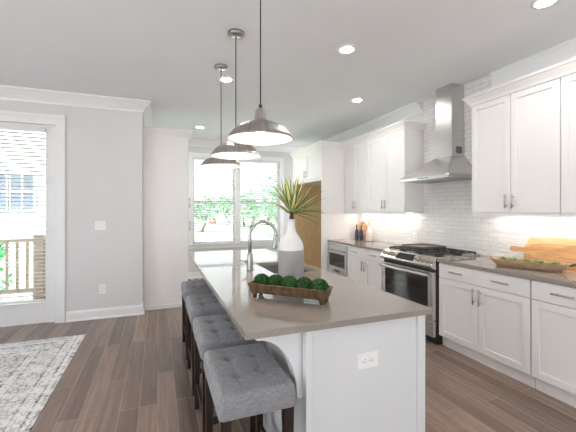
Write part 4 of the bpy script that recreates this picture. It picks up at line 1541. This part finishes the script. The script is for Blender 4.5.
for i, (dx, dy) in enumerate(tips):
    dep = rnd.uniform(-.11, .11)
    base = Vector((.004, 0, .115 + .025 * rnd.random()))
    tip = Rv * (dx * mpx) + Fv * dep + Vector((0, 0, .115 - dy * mpx))
    ax = tip - base
    L_ = ax.length
    side = ax.cross(Vector((rnd.uniform(-.3, .3), rnd.uniform(-.3, .3), 1)))
    side = side.normalized() if side.length > 1e-5 else Vector((1, 0, 0))
    nrm_ = side.cross(ax).normalized()
    ring = []
    N = 9
    for k in range(N + 1):
        f = k / N
        p_ = base + ax * f + nrm_ * (.03 * L_ * math.sin(PI * f) * (1 if i % 2 else -.3)) - Vector((0, 0, .05 * L_ * f * f if dy > -15 else 0))
        wd_ = .0125 * (0.5 + 2.2 * f) * (1 - f) ** .8 * 1.35 + .0012
        cup = nrm_ * wd_ * .25
        ring.append([q.bm.verts.new(p_ + side * wd_ + cup), q.bm.verts.new(p_ + side * wd_ * .5), q.bm.verts.new(p_ - side * wd_ * .5), q.bm.verts.new(p_ - side * wd_ + cup)])
    for a, c in zip(ring, ring[1:]):
        for j in range(3):
            f_ = q.bm.faces.new((a[j], a[j + 1], c[j + 1], c[j]))
            f_.smooth = True
            f_.material_index = 1 if (j == 1) else 0
q.build('leaves', [M['leafg'], M['leafy']], t, recalc=False)

# ------------------------------------------------------------------ things on the range-wall worktop
# cutting boards leaning on the tile
def board_leaning(name, label, prof, th, m, ybase, lean, xfoot):
    """prof in (y, z) with z=0 at the foot"""
    t = thing(name, label, 'cutting board', (xfoot, ybase, .9205), group='wooden cutting boards')
    mt = Matrix.Rotation(lean, 4, 'Y')
    MB().prism(prof, 0, th, 'YZ', mt).build('board', m, t, bevel=.004)
    return t
rect = [(-.30, 0), (.24, 0), (.262, .03), (.262, .13), (.222, .225), (.20, .262), (-.30, .275)]
board_leaning('cutting_board', 'large pale wood cutting board leaning behind the paddle board', rect, .018, M['board2'], 2.03, .11, XT - .052)
pad = [(-.30, 0)]
pad += [(.13, 0), (.19, .018), (.215, .05), (.235, .098), (.26, .108), (.385, .110)]
for k in range(7):
    a = -PI / 2 + PI * k / 6
    pad.append((.392 + .022 * math.cos(a), .134 + .024 * math.sin(a)))
pad += [(.385, .158), (.28, .160), (.245, .168), (.20, .195), (.10, .213), (-.30, .218)]
board_leaning('paddle_board', 'long paddle-shaped cutting board with its handle pointing at the range', pad, .018, M['board1'], 2.0, .13, XT - .084)
# dough bowl with green fruit
da, db = Vector((2.975, 2.285)), Vector((3.14, 1.80))
dc = (da + db) / 2
drz = math.atan2(db.y - da.y, db.x - da.x)
t = thing('dough_bowl', 'long weathered wood dough bowl in front of the cutting boards', 'bowl', (dc.x, dc.y, .9205), drz)
q = MB()
def oval(Lx, Wy, z, n=40, pw=.55):
    out = []
    for k in range(n):
        a = 2 * PI * k / n
        c, s_ = math.cos(a), math.sin(a)
        out.append(q.bm.verts.new((math.copysign(abs(c) ** pw, c) * Lx, math.copysign(abs(s_) ** pw, s_) * Wy, z + .010 * abs(c) ** 6 * (z / .07))))
    return out
rings = [oval(.235, .055, 0), oval(.262, .072, .028), oval(.30, .088, .066), oval(.302, .090, .071), oval(.292, .082, .070), oval(.250, .064, .030), oval(.22, .045, .014)]
for A, B_ in zip(rings, rings[1:]):
    for k in range(40):
        f_ = q.bm.faces.new((A[k], A[(k + 1) % 40], B_[(k + 1) % 40], B_[k]))
        f_.smooth = True
q.bm.faces.new(rings[0][::-1])
q.bm.faces.new(rings[-1])
q.build('bowl', M['dough'], t)
def ringhandle(sx):
    f = MB()
    pts = [(sx * (.30 + .045 * math.sin(PI * k / 10)), .05 * math.cos(PI * k / 10), .066 + .01 * math.sin(PI * k / 10)) for k in range(11)]
    f.tube(pts, .006, 8)
    f.build('handle', M['iron'], t)['label'] = 'black iron ring handle'
ringhandle(1)
fr_ = [(-.20, .0), (-.155, .028), (-.150, -.026), (-.10, .004), (-.055, .032), (-.050, -.026), (-.002, .006), (.048, .030), (.052, -.027), (.10, .004), (.150, .028), (.155, -.024), (.205, .0)]
fm = None
for i, (lx, ly) in enumerate(fr_):
    w3 = Matrix.Rotation(drz, 4, 'Z') @ Vector((lx, ly, 0))
    loc = (dc.x + w3.x, dc.y + w3.y, .9205 + .056 + (.010 if i % 3 == 0 else .0))
    if fm is None:
        fm = thing('green_fruit', 'x', 'fruit', loc, group='green fruit in the dough bowl')
        MB().ico((0, 0, 0), .0245, 4, (1.18, .95, .95), .10, 3.0, 4).build('flesh', M['lime'], fm)
        MB().tube([(.028, 0, 0), (.034, .001, .002)], [.004, .003], 8).build('stem_tip', M['stem'], fm)
        o = fm
    else:
        o = dup(fm, loc)
    o.rotation_euler = (random.uniform(-.4, .4), random.uniform(-.3, .3), random.uniform(0, 6.28))
    o['label'] = 'one of the round green fruits heaped in the dough bowl'
# bottles in the corner
def bottle(name, label, loc, prof, m, cork=True, grp=None):
    t = thing(name, label, 'bottle', loc, group=grp)
    MB().lathe(prof, n=28).build('body', m, t)
    if cork:
        top_ = prof[-1][1]
        MB().lathe([(.009, top_ - .004), (.011, top_ + .02)], n=14).build('stopper', M['cork'], t)
    return t
bp_ = [(.02, 0), (.030, .002), (.032, .01), (.032, .13), (.028, .155), (.015, .182), (.0115, .195), (.0115, .235), (.014, .238), (.014, .248)]
bottle('glass_bottle', 'slim blue bottle nearest the fridge panel', (3.255, 5.115, .9205), bp_, M['blueglass'], True, 'blue bottles in the corner')
bottle('glass_bottle', 'slim blue bottle next to the cream jug', (3.285, 5.02, .9205), bp_, M['blueglass'], True, 'blue bottles in the corner')
t = thing('ceramic_jug', 'cream ceramic jug with a narrow neck beside the blue bottles', 'jug', (3.30, 4.80, .9205))
MB().lathe([(.03, 0), (.052, .003), (.058, .02), (.058, .12), (.050, .165), (.032, .20), (.018, .225), (.016, .255), (.020, .268), (.017, .27)], n=32).build('body', M['ceramic'], t)
MB().tube([(0, .016, .25), (0, .05, .245), (0, .06, .21), (0, .048, .175)], .006, 8).build('handle', M['ceramic'], t)
t = thing('dried_sprig', 'dried tan sprig standing in the cream jug', 'sprig', (3.30, 4.80, 1.192))
q = MB()
for k in range(7):
    a = k * 2 * PI / 7
    q.tube([(0, 0, -.0015), (.01 * math.cos(a), .01 * math.sin(a), .03), (.03 * math.cos(a), .045 * math.sin(a), .075)], [.0014, .0014, .001], 5)
    q.ico((.03 * math.cos(a), .045 * math.sin(a), .078), .008, 1, (1, 1, 1.5))
q.build('twigs', M['sprig'], t)
t = thing('arched_board', 'arched orange-brown wooden board leaning behind the blue bottles', 'board', (XT - .060, 5.125, .9205))
arch = [(-.125, 0), (.125, 0), (.125, .20)] + [(.125 * math.cos(k * PI / 12), .20 + .125 * math.sin(k * PI / 12)) for k in range(1, 12)] + [(-.125, .20)]
MB().prism(arch, 0, .016, 'YZ', Matrix.Rotation(.11, 4, 'Y')).build('board', M['board1'], t, bevel=.004)
MB().lathe([(.016, -.0008), (.016, .0008)], (0, 0, 0), 18, 'X', True, Matrix.Rotation(.11, 4, 'Y') @ Matrix.Translation((-.0006, 0, .285))).build('hanging_hole', M['slot'], t)
